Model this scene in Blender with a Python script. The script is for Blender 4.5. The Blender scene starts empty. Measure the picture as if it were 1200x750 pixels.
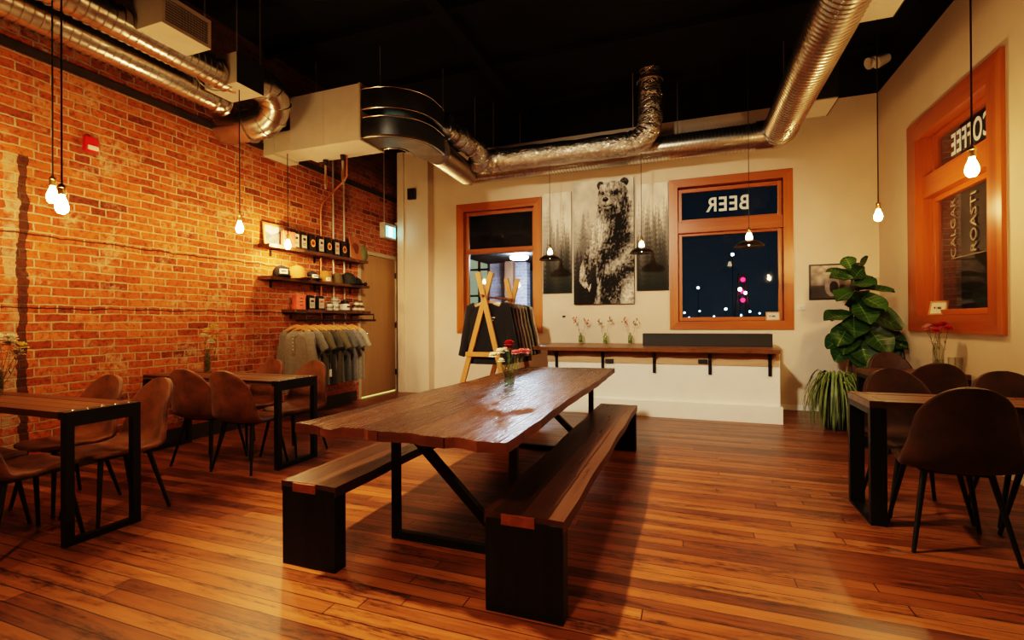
import bpy, bmesh, math, random
import numpy as np
from mathutils import Vector, Matrix
random.seed(7); np.random.seed(7)
PI = math.pi
sc = bpy.context.scene
COL = sc.collection
V = Vector

# ------------------------------------------------------------------ helpers
def link(o, parent=None):
    COL.objects.link(o)
    if parent is not None: o.parent = parent
    return o
def tag(o, label=None, cat=None, group=None, kind=None):
    if label: o['label'] = label
    if cat: o['category'] = cat
    if group: o['group'] = group
    if kind: o['kind'] = kind
    return o
def thing(name, label, cat, loc=(0, 0, 0), rz=0, group=None, kind=None):
    o = bpy.data.objects.new(name, None); o.empty_display_size = .1
    o.location = loc; o.rotation_euler = (0, 0, rz)
    link(o); return tag(o, label, cat, group, kind)
def obj(name, bm, mats, parent=None, loc=None, rot=None, smooth=True, angle=40):
    if not isinstance(mats, (list, tuple)): mats = [mats]
    me = bpy.data.meshes.new(name)
    if isinstance(bm, bmesh.types.BMesh):
        bmesh.ops.recalc_face_normals(bm, faces=bm.faces[:])
        if smooth:
            for f in bm.faces: f.smooth = True
            lim = math.radians(angle)
            for e in bm.edges:
                if len(e.link_faces) == 2 and e.calc_face_angle(0) > lim: e.smooth = False
        bm.to_mesh(me); bm.free()
    else: me = bm
    for m in mats: me.materials.append(m)
    o = bpy.data.objects.new(name, me); link(o, parent)
    if loc is not None: o.location = loc
    if rot is not None: o.rotation_euler = rot
    return o
def solo(name, bm, mats, label, cat, group=None, **k):
    return tag(obj(name, bm, mats, **k), label, cat, group)
def copy_tree(o, parent=None):
    c = o.copy(); COL.objects.link(c); c.parent = parent
    for ch in list(o.children): copy_tree(ch, c)
    return c
def B(): return bmesh.new()
def box(bm, x0, x1, y0, y1, z0, z1, mi=0, bev=0, M=None):
    vs = [bm.verts.new((x, y, z)) for x in (x0, x1) for y in (y0, y1) for z in (z0, z1)]
    fs = []
    for q in ((0,1,3,2),(4,6,7,5),(0,4,5,1),(2,3,7,6),(0,2,6,4),(1,5,7,3)):
        f = bm.faces.new([vs[i] for i in q]); f.material_index = mi; fs.append(f)
    if bev:
        r = bmesh.ops.bevel(bm, geom=list({e for f in fs for e in f.edges}), offset=bev, segments=2, profile=.6, affect='EDGES')
        vs = list({v for f in r['faces'] for v in f.verts} | {v for v in vs if v.is_valid})
        for f in r['faces']: f.material_index = mi
    if M is not None:
        for v in vs: v.co = M @ v.co
    return vs
def bar(bm, p, q, w, h, up=(0, 0, 1), mi=0, bev=0):
    """rectangular bar from p to q; w across, h along 'up'"""
    p, q = V(p), V(q); d = q - p; L = d.length; d.normalize()
    u = V(up); s = d.cross(u)
    if s.length < 1e-4: s = d.cross(V((1, 0, 0)))
    s.normalize(); u = s.cross(d)
    M = Matrix((( s.x, d.x, u.x, p.x), (s.y, d.y, u.y, p.y), (s.z, d.z, u.z, p.z), (0, 0, 0, 1)))
    return box(bm, -w/2, w/2, 0, L, -h/2, h/2, mi, bev, M)
def sweep(bm, pts, prof, up=(0, 0, 1), cap=True, mi=0, scale=None):
    """sweep closed 2-D profile [(a,b)] (list, or list per point) along pts"""
    pts = [V(p) for p in pts]; n = len(pts); rings = []
    t0 = (pts[1] - pts[0]).normalized(); u = V(up)
    s = t0.cross(u)
    if s.length < 1e-3: s = t0.cross(V((1, 0, 0)))
    s.normalize()
    for i, p in enumerate(pts):
        t = (pts[min(i+1, n-1)] - pts[max(i-1, 0)])
        t.normalize()
        s = (s - t*s.dot(t)); s.normalize(); u = s.cross(t)
        pr = prof[i] if isinstance(prof[0], list) else prof
        k = scale[i] if scale else 1
        rings.append([bm.verts.new(p + s*a*k + u*b*k) for a, b in pr])
    m = len(rings[0])
    for i in range(n-1):
        for j in range(m):
            f = bm.faces.new((rings[i][j], rings[i][(j+1) % m], rings[i+1][(j+1) % m], rings[i+1][j])); f.material_index = mi
    if cap:
        for r in (rings[0], rings[-1]):
            f = bm.faces.new(r); f.material_index = mi
    return rings
def circ(r, n=12): return [(r*math.cos(2*PI*i/n), r*math.sin(2*PI*i/n)) for i in range(n)]
def tube(bm, pts, r, n=10, cap=True, mi=0):
    if isinstance(r, (int, float)): return sweep(bm, pts, circ(r, n), cap=cap, mi=mi)
    return sweep(bm, pts, [circ(x, n) for x in r], cap=cap, mi=mi)
def lathe(bm, prof, n=24, c=(0, 0, 0), mi=0, cap0=False, cap1=False):
    rings = []
    for r, z in prof:
        if r < 1e-5: rings.append([bm.verts.new((c[0], c[1], c[2]+z))])
        else: rings.append([bm.verts.new((c[0]+r*math.cos(2*PI*i/n), c[1]+r*math.sin(2*PI*i/n), c[2]+z)) for i in range(n)])
    for a, b in zip(rings, rings[1:]):
        for i in range(n):
            j = (i+1) % n
            if len(a) == 1 and len(b) == 1: continue
            if len(a) == 1: f = bm.faces.new((a[0], b[j], b[i]))
            elif len(b) == 1: f = bm.faces.new((a[i], a[j], b[0]))
            else: f = bm.faces.new((a[i], a[j], b[j], b[i]))
            f.material_index = mi
    if cap0 and len(rings[0]) > 1: bm.faces.new(rings[0]).material_index = mi
    if cap1 and len(rings[-1]) > 1: bm.faces.new(rings[-1]).material_index = mi
def ball(bm, c, r, n=12, sx=1, sy=1, sz=1, mi=0):
    k = n//2
    lathe_pts = [(math.sin(PI*i/k), -math.cos(PI*i/k)) for i in range(k+1)]
    before = len(bm.verts)
    lathe(bm, [(a if a > 1e-4 else 0, b) for a, b in lathe_pts], n, mi=mi)
    bm.verts.ensure_lookup_table()
    for v in bm.verts[before:]: v.co = V((c[0]+v.co.x*r*sx, c[1]+v.co.y*r*sy, c[2]+v.co.z*r*sz))
def arc(c, r, a0, a1, n, ax=0, ay=1):
    out = []
    for i in range(n+1):
        a = a0 + (a1-a0)*i/n; p = [c[0], c[1], c[2]]; p[ax] += r*math.cos(a); p[ay] += r*math.sin(a); out.append(tuple(p))
    return out
def smooth_path(pts, n=6):
    P = [V(p) for p in pts]; out = []
    for i in range(len(P)-1):
        a, b, c, d = P[max(i-1, 0)], P[i], P[i+1], P[min(i+2, len(P)-1)]
        for k in range(n):
            t = k/n
            out.append(.5*((2*b)+(c-a)*t+(2*a-5*b+4*c-d)*t*t+(3*b-a-3*c+d)*t**3))
    out.append(P[-1]); return out

# ------------------------------------------------------------------ materials
class NT:
    def __init__(s, name):
        s.m = bpy.data.materials.new(name); s.m.use_nodes = True
        s.t = s.m.node_tree; s.t.nodes.clear()
        s.out = s.n('ShaderNodeOutputMaterial')
    def n(s, typ, **k):
        nd = s.t.nodes.new(typ)
        for a, b in k.items():
            if a.startswith('i_'):
                key = a[2:]; key = int(key) if key.isdigit() else key.replace('_', ' ')
                nd.inputs[key].default_value = b
            else: setattr(nd, a, b)
        return nd
    def l(s, a, b): s.t.links.new(a, b)
    def coord(s): return s.n('ShaderNodeTexCoord').outputs['Object']
    def mapping(s, scale=(1, 1, 1), vec=None):
        mp = s.n('ShaderNodeMapping'); mp.inputs['Scale'].default_value = scale
        s.l(vec or s.coord(), mp.inputs['Vector']); return mp.outputs['Vector']
    def noise(s, scale=5, detail=4, rough=.6, vec=None, dist=0):
        nd = s.n('ShaderNodeTexNoise'); nd.inputs['Scale'].default_value = scale
        nd.inputs['Detail'].default_value = detail; nd.inputs['Roughness'].default_value = rough
        nd.inputs['Distortion'].default_value = dist
        s.l(vec or s.coord(), nd.inputs['Vector']); return nd.outputs['Fac']
    def ramp(s, fac, stops, interp='LINEAR'):
        r = s.n('ShaderNodeValToRGB'); e = r.color_ramp.elements; r.color_ramp.interpolation = interp
        while len(e) < len(stops): e.new(.5)
        for el, (p, c) in zip(e, stops):
            el.position = p; el.color = (c, c, c, 1) if isinstance(c, (int, float)) else (*c[:3], 1)
        s.l(fac, r.inputs['Fac']); return r.outputs['Color']
    def mix(s, fac, a, b, mode='MIX'):
        m = s.n('ShaderNodeMix', data_type='RGBA', blend_type=mode)
        for sock, v in ((m.inputs[0], fac), (m.inputs[6], a), (m.inputs[7], b)):
            if isinstance(v, bpy.types.NodeSocket): s.l(v, sock)
            elif isinstance(v, (int, float)) : sock.default_value = v if sock is m.inputs[0] else (v, v, v, 1)
            else: sock.default_value = (*v[:3], 1)
        return m.outputs[2]
    def math(s, op, a, b=0, c=None):
        m = s.n('ShaderNodeMath', operation=op)
        for i, v in enumerate((a, b) if c is None else (a, b, c)):
            if isinstance(v, bpy.types.NodeSocket): s.l(v, m.inputs[i])
            else: m.inputs[i].default_value = v
        return m.outputs[0]
    def bsdf(s, color, rough=.5, metal=0, bump=None, bstr=.3, bdist=.01, emis=None, estr=0, spec=None, coat=0, sheen=0):
        p = s.n('ShaderNodeBsdfPrincipled')
        for key, v in (('Base Color', color), ('Roughness', rough), ('Metallic', metal)):
            if isinstance(v, bpy.types.NodeSocket): s.l(v, p.inputs[key])
            elif key == 'Base Color': p.inputs[key].default_value = (*v[:3], 1)
            else: p.inputs[key].default_value = v
        if spec is not None: p.inputs['Specular IOR Level'].default_value = spec
        if coat: p.inputs['Coat Weight'].default_value = coat; p.inputs['Coat Roughness'].default_value = .2
        if sheen: p.inputs['Sheen Weight'].default_value = sheen
        if emis is not None:
            p.inputs['Emission Color'].default_value = (*emis, 1); p.inputs['Emission Strength'].default_value = estr
        if bump is not None:
            b = s.n('ShaderNodeBump'); b.inputs['Strength'].default_value = bstr; b.inputs['Distance'].default_value = bdist
            s.l(bump, b.inputs['Height']); s.l(b.outputs[0], p.inputs['Normal'])
        s.l(p.outputs[0], s.out.inputs[0]); return p
def mat(name, c, rough=.5, metal=0, var=.25, scale=8, bstr=0, bdist=.004, stretch=(1, 1, 1), **k):
    t = NT(name); v = t.mapping(stretch); nz = t.noise(scale, 4, .6, v)
    a = tuple(x*(1-var) for x in c); b = tuple(min(1, x*(1+var)) for x in c)
    colr = t.ramp(nz, [(.3, a), (.7, b)])
    t.bsdf(colr, rough, metal, bump=nz if bstr else None, bstr=bstr, bdist=bdist, **k); return t.m
def emit(name, c, s):
    t = NT(name); e = t.n('ShaderNodeEmission'); e.inputs[0].default_value = (*c, 1); e.inputs[1].default_value = s
    t.l(e.outputs[0], t.out.inputs[0]); return t.m
def planks(name, along, cols, width=.09, length=2.4, gap=.0016, rough=(.25, .5), stain=.5, grain=1, bump=.3, bd=.004, gapcol=(.012, .006, .003), off=.37, coat=0, spec=None, plankvar=1, stainv=0):
    """plank boards running along axis 'along' (0=x,1=y,2=z); width across"""
    t = NT(name); sep = t.n('ShaderNodeSeparateXYZ'); t.l(t.coord(), sep.inputs[0])
    ax = [sep.outputs[i] for i in range(3)]; o1, o2 = [i for i in range(3) if i != along]
    # across = o1 for floors and tops; add a bit of the third axis so side faces also vary
    across = t.math('ADD', ax[o1], t.math('MULTIPLY', ax[o2], .31))
    wob = t.math('MULTIPLY', t.math('SUBTRACT', t.noise(.9, 2), .5), .010)
    cmb = t.n('ShaderNodeCombineXYZ'); yy = t.math('ADD', t.math('ADD', across, wob), width*200); row = t.math('FLOOR', t.math('DIVIDE', yy, width))
    hsh = t.math('FRACT', t.math('MULTIPLY', t.math('SINE', t.math('MULTIPLY', row, 12.9898)), 437.585))
    t.l(t.math('ADD', t.math('ADD', ax[along], length*12+.7), t.math('MULTIPLY', hsh, length)), cmb.inputs[0]); t.l(yy, cmb.inputs[1])
    br = t.n('ShaderNodeTexBrick'); br.offset = 0; br.offset_frequency = 2
    br.inputs['Color1'].default_value = (0, 0, 0, 1); br.inputs['Color2'].default_value = (1, 1, 1, 1); br.inputs['Mortar'].default_value = (.5, .5, .5, 1)
    for k, v in (('Scale', 1), ('Mortar Size', gap), ('Mortar Smooth', .1), ('Bias', 0), ('Brick Width', length), ('Row Height', width)): br.inputs[k].default_value = v
    t.l(cmb.outputs[0], br.inputs['Vector'])
    gsc = [14, 14, 14]; gsc[along] = .7
    gv = t.mapping(tuple(gsc))
    g1 = t.noise(2.2*grain, 6, .65, gv, .4); 
    g2s = [3, 3, 3]; g2s[along] = .55
    g2 = t.noise(1.3, 5, .65, t.mapping(tuple(g2s)), .3)
    pv = t.math('MULTIPLY', br.outputs['Color'], .55*plankvar) if True else None
    val = t.math('ADD', t.math('MULTIPLY', t.math('ADD', t.math('MULTIPLY', g1, .75), pv), .9), -.1)
    c = t.ramp(val, [(i/(len(cols)-1)*.8+.1, q) for i, q in enumerate(cols)])
    st = t.ramp(g2, [(.5, 0), (.72, 1)])
    if stainv:
        bl = t.ramp(t.noise(3.2, 6, .7, t.mapping((.5, 5, 5)), .5), [(.47, 0), (.61, 1)]); sp = t.ramp(t.noise(22, 5, .75, t.mapping((.6, 2, 2))), [(.42, 0), (.6, 1)])
        st = t.math('MULTIPLY', t.math('MAXIMUM', t.math('MULTIPLY', st, .5), bl), t.math('ADD', t.math('MULTIPLY', sp, .75), .25))
    c = t.mix(t.math('MULTIPLY', st, stain), c, tuple(x*.22 for x in cols[0]))
    c = t.mix(t.math('MULTIPLY', br.outputs['Fac'], .92), c, gapcol)
    r = t.math('ADD', t.math('MULTIPLY', g1, rough[1]-rough[0]), rough[0])
    h = t.math('SUBTRACT', t.math('MULTIPLY', g1, .6), t.math('MULTIPLY', br.outputs['Fac'], 1.2))
    t.bsdf(c, r, 0, bump=h, bstr=bump, bdist=bd, coat=coat, spec=spec); return t.m

def brick_mat(name, u, cols, mortar, lime=.8, seam=True, shade_above=3.3, scale=1):
    t = NT(name); sep = t.n('ShaderNodeSeparateXYZ'); t.l(t.coord(), sep.inputs[0])
    U, Z = sep.outputs[u], sep.outputs[2]
    n1 = t.math('SUBTRACT', t.noise(5, 3), .5); n2 = t.math('SUBTRACT', t.noise(16, 3), .5)
    jit = t.math('ADD', t.math('MULTIPLY', n1, .03), t.math('MULTIPLY', n2, .012))
    cmb = t.n('ShaderNodeCombineXYZ')
    t.l(t.math('ADD', U, t.math('MULTIPLY', n2, .02)), cmb.inputs[0]); t.l(t.math('ADD', Z, jit), cmb.inputs[1])
    br = t.n('ShaderNodeTexBrick'); br.offset = .5; br.squash = .52; br.squash_frequency = 6
    br.inputs['Color1'].default_value = (0, 0, 0, 1); br.inputs['Color2'].default_value = (1, 1, 1, 1); br.inputs['Mortar'].default_value = (.5, .5, .5, 1)
    for k, v in (('Scale', scale), ('Mortar Size', .0075), ('Mortar Smooth', .35), ('Bias', 0), ('Brick Width', .235), ('Row Height', .0745)): br.inputs[k].default_value = v
    t.l(cmb.outputs[0], br.inputs['Vector'])
    blotch = t.noise(1.1, 4); fine = t.noise(26, 5, .7)
    val = t.math('ADD', t.math('ADD', t.math('MULTIPLY', t.math('POWER', br.outputs['Color'], .6), .52), t.math('MULTIPLY', blotch, .30)), t.math('MULTIPLY', fine, .26))
    c = t.ramp(val, [(i/(len(cols)-1)*.86+.08, q) for i, q in enumerate(cols)])
    c = t.mix(t.ramp(fine, [(.36, .55), (.5, 0)]), c, cols[0])
    limef = t.math('MULTIPLY', t.ramp(t.noise(2.6, 6, .7), [(.52, 0), (.68, 1)]), t.ramp(t.noise(13, 4, .7), [(.45, 0), (.62, 1)]))
    c = t.mix(t.math('MULTIPLY', limef, lime), c, mortar)
    mc = t.mix(t.noise(9, 4), tuple(x*.55 for x in mortar), mortar)
    mf = t.math('MULTIPLY', br.outputs['Fac'], t.ramp(t.noise(7, 4), [(.3, .45), (.55, 1)]))
    c = t.mix(mf, c, mc)
    h = t.math('ADD', t.math('MULTIPLY', br.outputs['Fac'], -1.0), t.math('MULTIPLY', fine, .55))
    if seam:
        # old door infill: ragged mortar joint with its recess shadow painted dark beside it, and a long crack
        us = t.math('ADD', U, t.math('MULTIPLY', n1, .12)); low = t.math('LESS_THAN', Z, 2.62)
        d1 = t.math('LESS_THAN', t.math('ABSOLUTE', t.math('SUBTRACT', us, 2.205)), .045)
        d2 = t.math('LESS_THAN', t.math('ABSOLUTE', t.math('SUBTRACT', us, 2.275)), .03)
        c = t.mix(t.math('MULTIPLY', t.math('MULTIPLY', d1, low), t.math('MULTIPLY', t.ramp(t.noise(9, 4), [(.4, 0), (.6, 1)]), .75)), c, tuple(x*.75 for x in mortar))
        dk = t.math('MULTIPLY', d2, low)
        c = t.mix(t.math('MULTIPLY', dk, .85), c, (.03, .016, .01))
        zc = t.math('ADD', t.math('ADD', Z, t.math('MULTIPLY', n1, .05)), t.math('MULTIPLY', U, .0))
        for zz, w in ((1.985, .007), (1.385, .006)):
            cr = t.math('MULTIPLY', t.math('LESS_THAN', t.math('ABSOLUTE', t.math('SUBTRACT', zc, zz)), w), t.math('LESS_THAN', U, 5.2))
            c = t.mix(t.math('MULTIPLY', cr, .85), c, (.02, .01, .006))
    if shade_above:
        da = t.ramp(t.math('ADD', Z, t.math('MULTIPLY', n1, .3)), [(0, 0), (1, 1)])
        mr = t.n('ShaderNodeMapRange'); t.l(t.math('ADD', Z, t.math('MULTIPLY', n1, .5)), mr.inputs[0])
        mr.inputs[1].default_value = shade_above; mr.inputs[2].default_value = shade_above+.5; mr.inputs[3].default_value = 0; mr.inputs[4].default_value = .75
        c = t.mix(mr.outputs[0], c, (.02, .008, .005))  # dimness high above the bulbs painted into the brick colour
    t.bsdf(c, .85, 0, bump=h, bstr=1, bdist=.022, spec=.2); return t.m
def glass_mat(name, tint=(1, 1, 1), refl=.09, dust=0.0, dustcol=(.5, .55, .6)):
    t = NT(name); tr = t.n('ShaderNodeBsdfTransparent'); tr.inputs[0].default_value = (*tint, 1)
    gl = t.n('ShaderNodeBsdfGlossy'); gl.inputs['Roughness'].default_value = .03
    fr = t.n('ShaderNodeLayerWeight'); fr.inputs[0].default_value = .25
    mx = t.n('ShaderNodeMixShader'); t.l(t.math('ADD', t.math('MULTIPLY', fr.outputs['Facing'], .25), refl), mx.inputs[0])
    t.l(tr.outputs[0], mx.inputs[1]); t.l(gl.outputs[0], mx.inputs[2]); o = mx.outputs[0]
    if dust:
        df = t.n('ShaderNodeBsdfDiffuse'); df.inputs[0].default_value = (*dustcol, 1)
        m2 = t.n('ShaderNodeMixShader'); f = t.math('MULTIPLY', t.ramp(t.noise(1.6, 6, .7), [(.35, .15), (.75, 1)]), dust)
        f = t.math('ADD', f, t.math('MULTIPLY', t.ramp(t.noise(60, 2), [(.7, 0), (.76, 1)]), dust*2))
        t.l(f, m2.inputs[0]); t.l(o, m2.inputs[1]); t.l(df.outputs[0], m2.inputs[2]); o = m2.outputs[0]
    t.l(o, t.out.inputs[0]); return t.m
def clear_glass(name, tint=(.93, .95, .92)):
    t = NT(name); tr = t.n('ShaderNodeBsdfTransparent'); tr.inputs[0].default_value = (*tint, 1)
    gl = t.n('ShaderNodeBsdfGlossy'); gl.inputs['Roughness'].default_value = .04
    fr = t.n('ShaderNodeLayerWeight'); fr.inputs[0].default_value = .35
    mx = t.n('ShaderNodeMixShader'); t.l(t.math('ADD', t.math('MULTIPLY', fr.outputs['Facing'], .55), .04), mx.inputs[0])
    t.l(tr.outputs[0], mx.inputs[1]); t.l(gl.outputs[0], mx.inputs[2]); t.l(mx.outputs[0], t.out.inputs[0]); return t.m
def attr_mat(name, rough=.7, attr='paint'):
    t = NT(name); a = t.n('ShaderNodeVertexColor'); a.layer_name = attr
    t.bsdf(a.outputs[0], rough, 0, spec=.2); return t.m

M = {}
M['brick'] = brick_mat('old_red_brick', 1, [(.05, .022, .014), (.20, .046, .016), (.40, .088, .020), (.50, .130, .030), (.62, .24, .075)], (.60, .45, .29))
M['floor'] = planks('floor_boards', 0, [(.05, .017, .007), (.175, .052, .015), (.28, .090, .024), (.40, .150, .044)], .083, 2.1, .0030, (.2, .5), .95, 1.6, .6, .004, plankvar=1.05, stainv=1)
M['white'] = mat('cream_wall_paint', (.745, .62, .485), .75, var=.05, scale=1.6, spec=.25)
M['panel'] = mat('white_panel_paint', (.86, .85, .78), .6, var=.04, scale=2, spec=.3)
M['black_paint'] = mat('black_ceiling_paint', (.010, .008, .007), .8, var=.3, scale=2, spec=.15)
M['pine'] = planks('varnished_pine', 2, [(.22, .052, .008), (.38, .10, .014), (.50, .155, .022), (.60, .215, .04)], 5, 9, 0, (.22, .4), .25, .45, .15, .002)
M['pine_h'] = planks('varnished_pine_rail', 0, [(.22, .052, .008), (.38, .10, .014), (.50, .155, .022), (.60, .215, .04)], 5, 9, 0, (.22, .4), .25, .45, .15, .002)
M['table_top'] = planks('dark_weathered_boards', 1, [(.011, .005, .003), (.032, .013, .007), (.064, .027, .015), (.13, .065, .038)], .27, 6, .003, (.12, .42), .6, 1.6, .8, .008, off=.5)
M['table_edge'] = planks('raw_reddish_edge', 0, [(.05, .014, .006), (.125, .036, .012), (.21, .066, .022)], .3, .35, .004, (.4, .6), .5, 1.2, .5, .006)
M['bench_top'] = planks('dark_bench_boards', 1, [(.014, .006, .003), (.038, .015, .008), (.075, .031, .017), (.13, .06, .035)], .12, 6, .004, (.18, .45), .55, 1.3, .6, .006, off=.5)
M['cafe_top'] = planks('worn_cafe_boards', 0, [(.03, .012, .006), (.075, .028, .011), (.135, .055, .02), (.21, .10, .045)], .11, 6, .003, (.22, .5), .5, 1.2, .5, .005, off=.5)
M['black_steel'] = mat('black_steel', (.006, .0055, .0055), .45, var=.3, scale=12, metal=.0, spec=.3)
M['leg_wood'] = mat('black_stained_plank', (.0065, .005, .0045), .5, var=.6, scale=20, bstr=.35, stretch=(1, 1, .1), spec=.25)
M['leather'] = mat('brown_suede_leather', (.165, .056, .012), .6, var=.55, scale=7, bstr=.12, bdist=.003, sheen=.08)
M['leather_shaded'] = mat('shaded_brown_suede_leather', (.050, .019, .007), .62, var=.5, scale=7, bstr=.12, bdist=.003, sheen=.05)  # same leather, darkened: shade on the right-hand chairs put into the colour
M['galv'] = mat('galvanised_steel', (.62, .58, .50), .26, metal=1, var=.12, scale=5)
M['galv_dull'] = mat('dull_galvanised_sheet', (.25, .245, .23), .34, metal=1, var=.2, scale=6)
M['foil'] = (lambda t: (t.bsdf((.62, .57, .50), .2, 1, bump=t.noise(16, 5, .6, None, 1.2), bstr=.9, bdist=.03), t.m)[1])(NT('crinkled_foil'))
M['fan_white'] = mat('off_white_sheet_metal', (.62, .57, .50), .5, var=.08, scale=3)
M['vent_white'] = mat('pale_vent_metal', (.55, .50, .40), .5, var=.08, scale=4)
M['vent_dark'] = mat('dark_vent_metal', (.016, .014, .013), .5, var=.2)
M['door'] = planks('light_brown_door_veneer', 2, [(.27, .145, .055), (.36, .20, .08), (.42, .25, .11)], 2, 9, 0, (.4, .55), .1, .6, .08, .002)
M['door_frame'] = mat('pale_door_frame_paint', (.50, .40, .27), .5, var=.1)
M['chrome'] = mat('brushed_steel', (.6, .58, .55), .25, metal=1, var=.05)
M['brass'] = mat('brass', (.65, .42, .16), .3, metal=1, var=.1)
M['copper'] = mat('copper_pipe_metal', (.62, .24, .10), .35, metal=.9, var=.15)
M['conduit'] = mat('grey_conduit', (.48, .42, .34), .4, metal=.7, var=.1)
M['cord'] = mat('black_cord_rubber', (.012, .011, .010), .6, var=.1)
M['bulb'] = emit('hot_bulb_glass', (1, .60, .25), 520)
M['bulb_dim'] = emit('warm_lamp_glass', (1, .70, .38), 14)
M['bowl_bulb'] = emit('bowl_bulb_glass', (1, .76, .46), 150)
M['bowl'] = mat('dark_bronze_enamel', (.03, .022, .014), .35, metal=.5, var=.2)
M['shelf_wood'] = planks('dark_shelf_plank', 1, [(.05, .02, .008), (.11, .045, .018), (.18, .08, .035)], .3, 9, 0, (.4, .6), .4, 1.2, .3, .004)
M['ledge_wood'] = planks('live_edge_ledge_wood', 0, [(.12, .045, .015), (.25, .105, .035), (.38, .18, .07)], .4, 9, .001, (.25, .45), .35, 1, .25, .004)
M['rack_wood'] = planks('honey_pine_rack', 2, [(.42, .17, .035), (.56, .25, .06), (.66, .33, .10)], 5, 9, 0, (.35, .5), .15, .6, .1, .002)
M['hanger_wood'] = mat('pale_hanger_wood', (.66, .34, .13), .4, var=.15, scale=20)
M['planter'] = mat('charred_black_timber', (.0085, .007, .006), .55, var=.4, scale=10, bstr=.3, stretch=(.2, 1, 1))
M['black_plastic'] = mat('black_plastic', (.005, .005, .005), .45, var=.1)
M['white_plastic'] = mat('white_plastic', (.72, .68, .60), .4, var=.03)
M['red_plastic'] = mat('red_plastic', (.62, .02, .02), .35, var=.05)
M['lens'] = mat('clear_strobe_lens', (.75, .6, .55), .2, var=.05)
M['glass'] = clear_glass('bottle_glass')
M['glass_green'] = clear_glass('greenish_bottle_glass', (.82, .90, .78))
M['pane'] = glass_mat('window_pane', (.86, .92, .95), .035, .03)
M['pane_dusty'] = glass_mat('dusty_window_pane', (.85, .92, .97), .03, .03, (.30, .38, .46))
M['pane_side'] = glass_mat('side_window_pane', (.8, .8, .78), .05, .05, (.5, .42, .33))
M['paint'] = attr_mat('painted_canvas', .75)
M['canvas_edge'] = mat('canvas_edge', (.09, .07, .05), .8, var=.2)
M['letter'] = mat('cream_vinyl_letters', (.62, .62, .50), .6, var=.04, emis=(.62, .62, .5), estr=.10)
M['letter_dim'] = mat('faded_vinyl_letters', (.19, .15, .10), .6, var=.05, emis=(.34, .27, .18), estr=.025)
M['ink'] = mat('dark_ink', (.015, .014, .013), .6, var=.1)
M['paper'] = mat('white_label_paper', (.72, .66, .56), .7, var=.08, scale=20)
M['leaf'] = mat('glossy_fig_leaf', (.022, .062, .011), .45, var=.6, scale=4)
M['leaf_vein'] = mat('pale_leaf_vein', (.13, .22, .05), .4, var=.2)
M['spider_leaf'] = mat('spider_plant_blades', (.14, .20, .055), .5, var=.5, scale=9)
M['bark'] = mat('brown_bark', (.09, .055, .03), .8, var=.3, scale=20, bstr=.3)
M['pot_black'] = mat('black_plant_pot', (.014, .013, .012), .4, var=.2)
M['pot_basket'] = mat('woven_basket', (.16, .09, .04), .8, var=.4, scale=30, bstr=.5, stretch=(1, 1, 3))
M['soil'] = mat('dark_soil', (.02, .013, .008), .9, var=.4, scale=30)
M['stem'] = mat('green_stem', (.07, .13, .03), .5, var=.3, scale=20)
M['dry_stem'] = mat('dry_olive_stem', (.13, .11, .05), .6, var=.3, scale=20)
M['water'] = M['glass_green']
# ------------------------------------------------------------------ camera
def make_camera():
    yaw, pit, rol = -.35389, .0035, -.005925
    f = V((math.sin(yaw)*math.cos(pit), math.cos(yaw)*math.cos(pit), math.sin(pit)))
    r = f.cross(V((0, 0, 1))).normalized(); u = r.cross(f)
    r2 = r*math.cos(rol)+u*math.sin(rol); u2 = -r*math.sin(rol)+u*math.cos(rol)
    cd = bpy.data.cameras.new('camera'); cd.sensor_width = 36; cd.lens = 564.7/1200*36; cd.clip_end = 300
    o = bpy.data.objects.new('camera', cd); COL.objects.link(o)
    o.matrix_world = Matrix(((r2.x, u2.x, -f.x, 0), (r2.y, u2.y, -f.y, 0), (r2.z, u2.z, -f.z, 1.25), (0, 0, 0, 1)))
    sc.camera = o
make_camera()

XL, XR, YB, YF, ZC, ZW = -5.05, 2.35, 7.65, -3.6, 4.72, 4.25
def S(o, label=None): o['kind'] = 'structure'; return o
def holed(bm, us, vs, holes, f, mis=lambda u, v: 0):
    """grid of quads over cut lines us x vs, leaving the holes open; f(u,v)->xyz"""
    us = sorted(set(us) | {h[i] for h in holes for i in (0, 1)}); vs = sorted(set(vs) | {h[i] for h in holes for i in (2, 3)})
    for a, b in zip(us, us[1:]):
        for c, d in zip(vs, vs[1:]):
            mu, mv = (a+b)/2, (c+d)/2
            if any(h[0] < mu < h[1] and h[2] < mv < h[3] for h in holes): continue
            q = bm.faces.new([bm.verts.new(f(*p)) for p in ((a, c), (b, c), (b, d), (a, d))]); q.material_index = mis(mu, mv)
# floor and ceiling
bm = B(); box(bm, XL-.1, XR+.1, YF-.1, YB+.1, -.08, 0); S(obj('floor', bm, M['floor'], smooth=False))
bm = B(); box(bm, XL-.1, XR+.1, YF-.1, YB+.1, ZC, ZC+.1)
for y in np.arange(-2.8, 7.6, 1.24): box(bm, XL, XR, y, y+.06, ZC-.10, ZC)
box(bm, -2.6, -2.45, YF, YB, ZC-.12, ZC)
S(obj('ceiling', bm, M['black_paint'], smooth=False))
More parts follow.
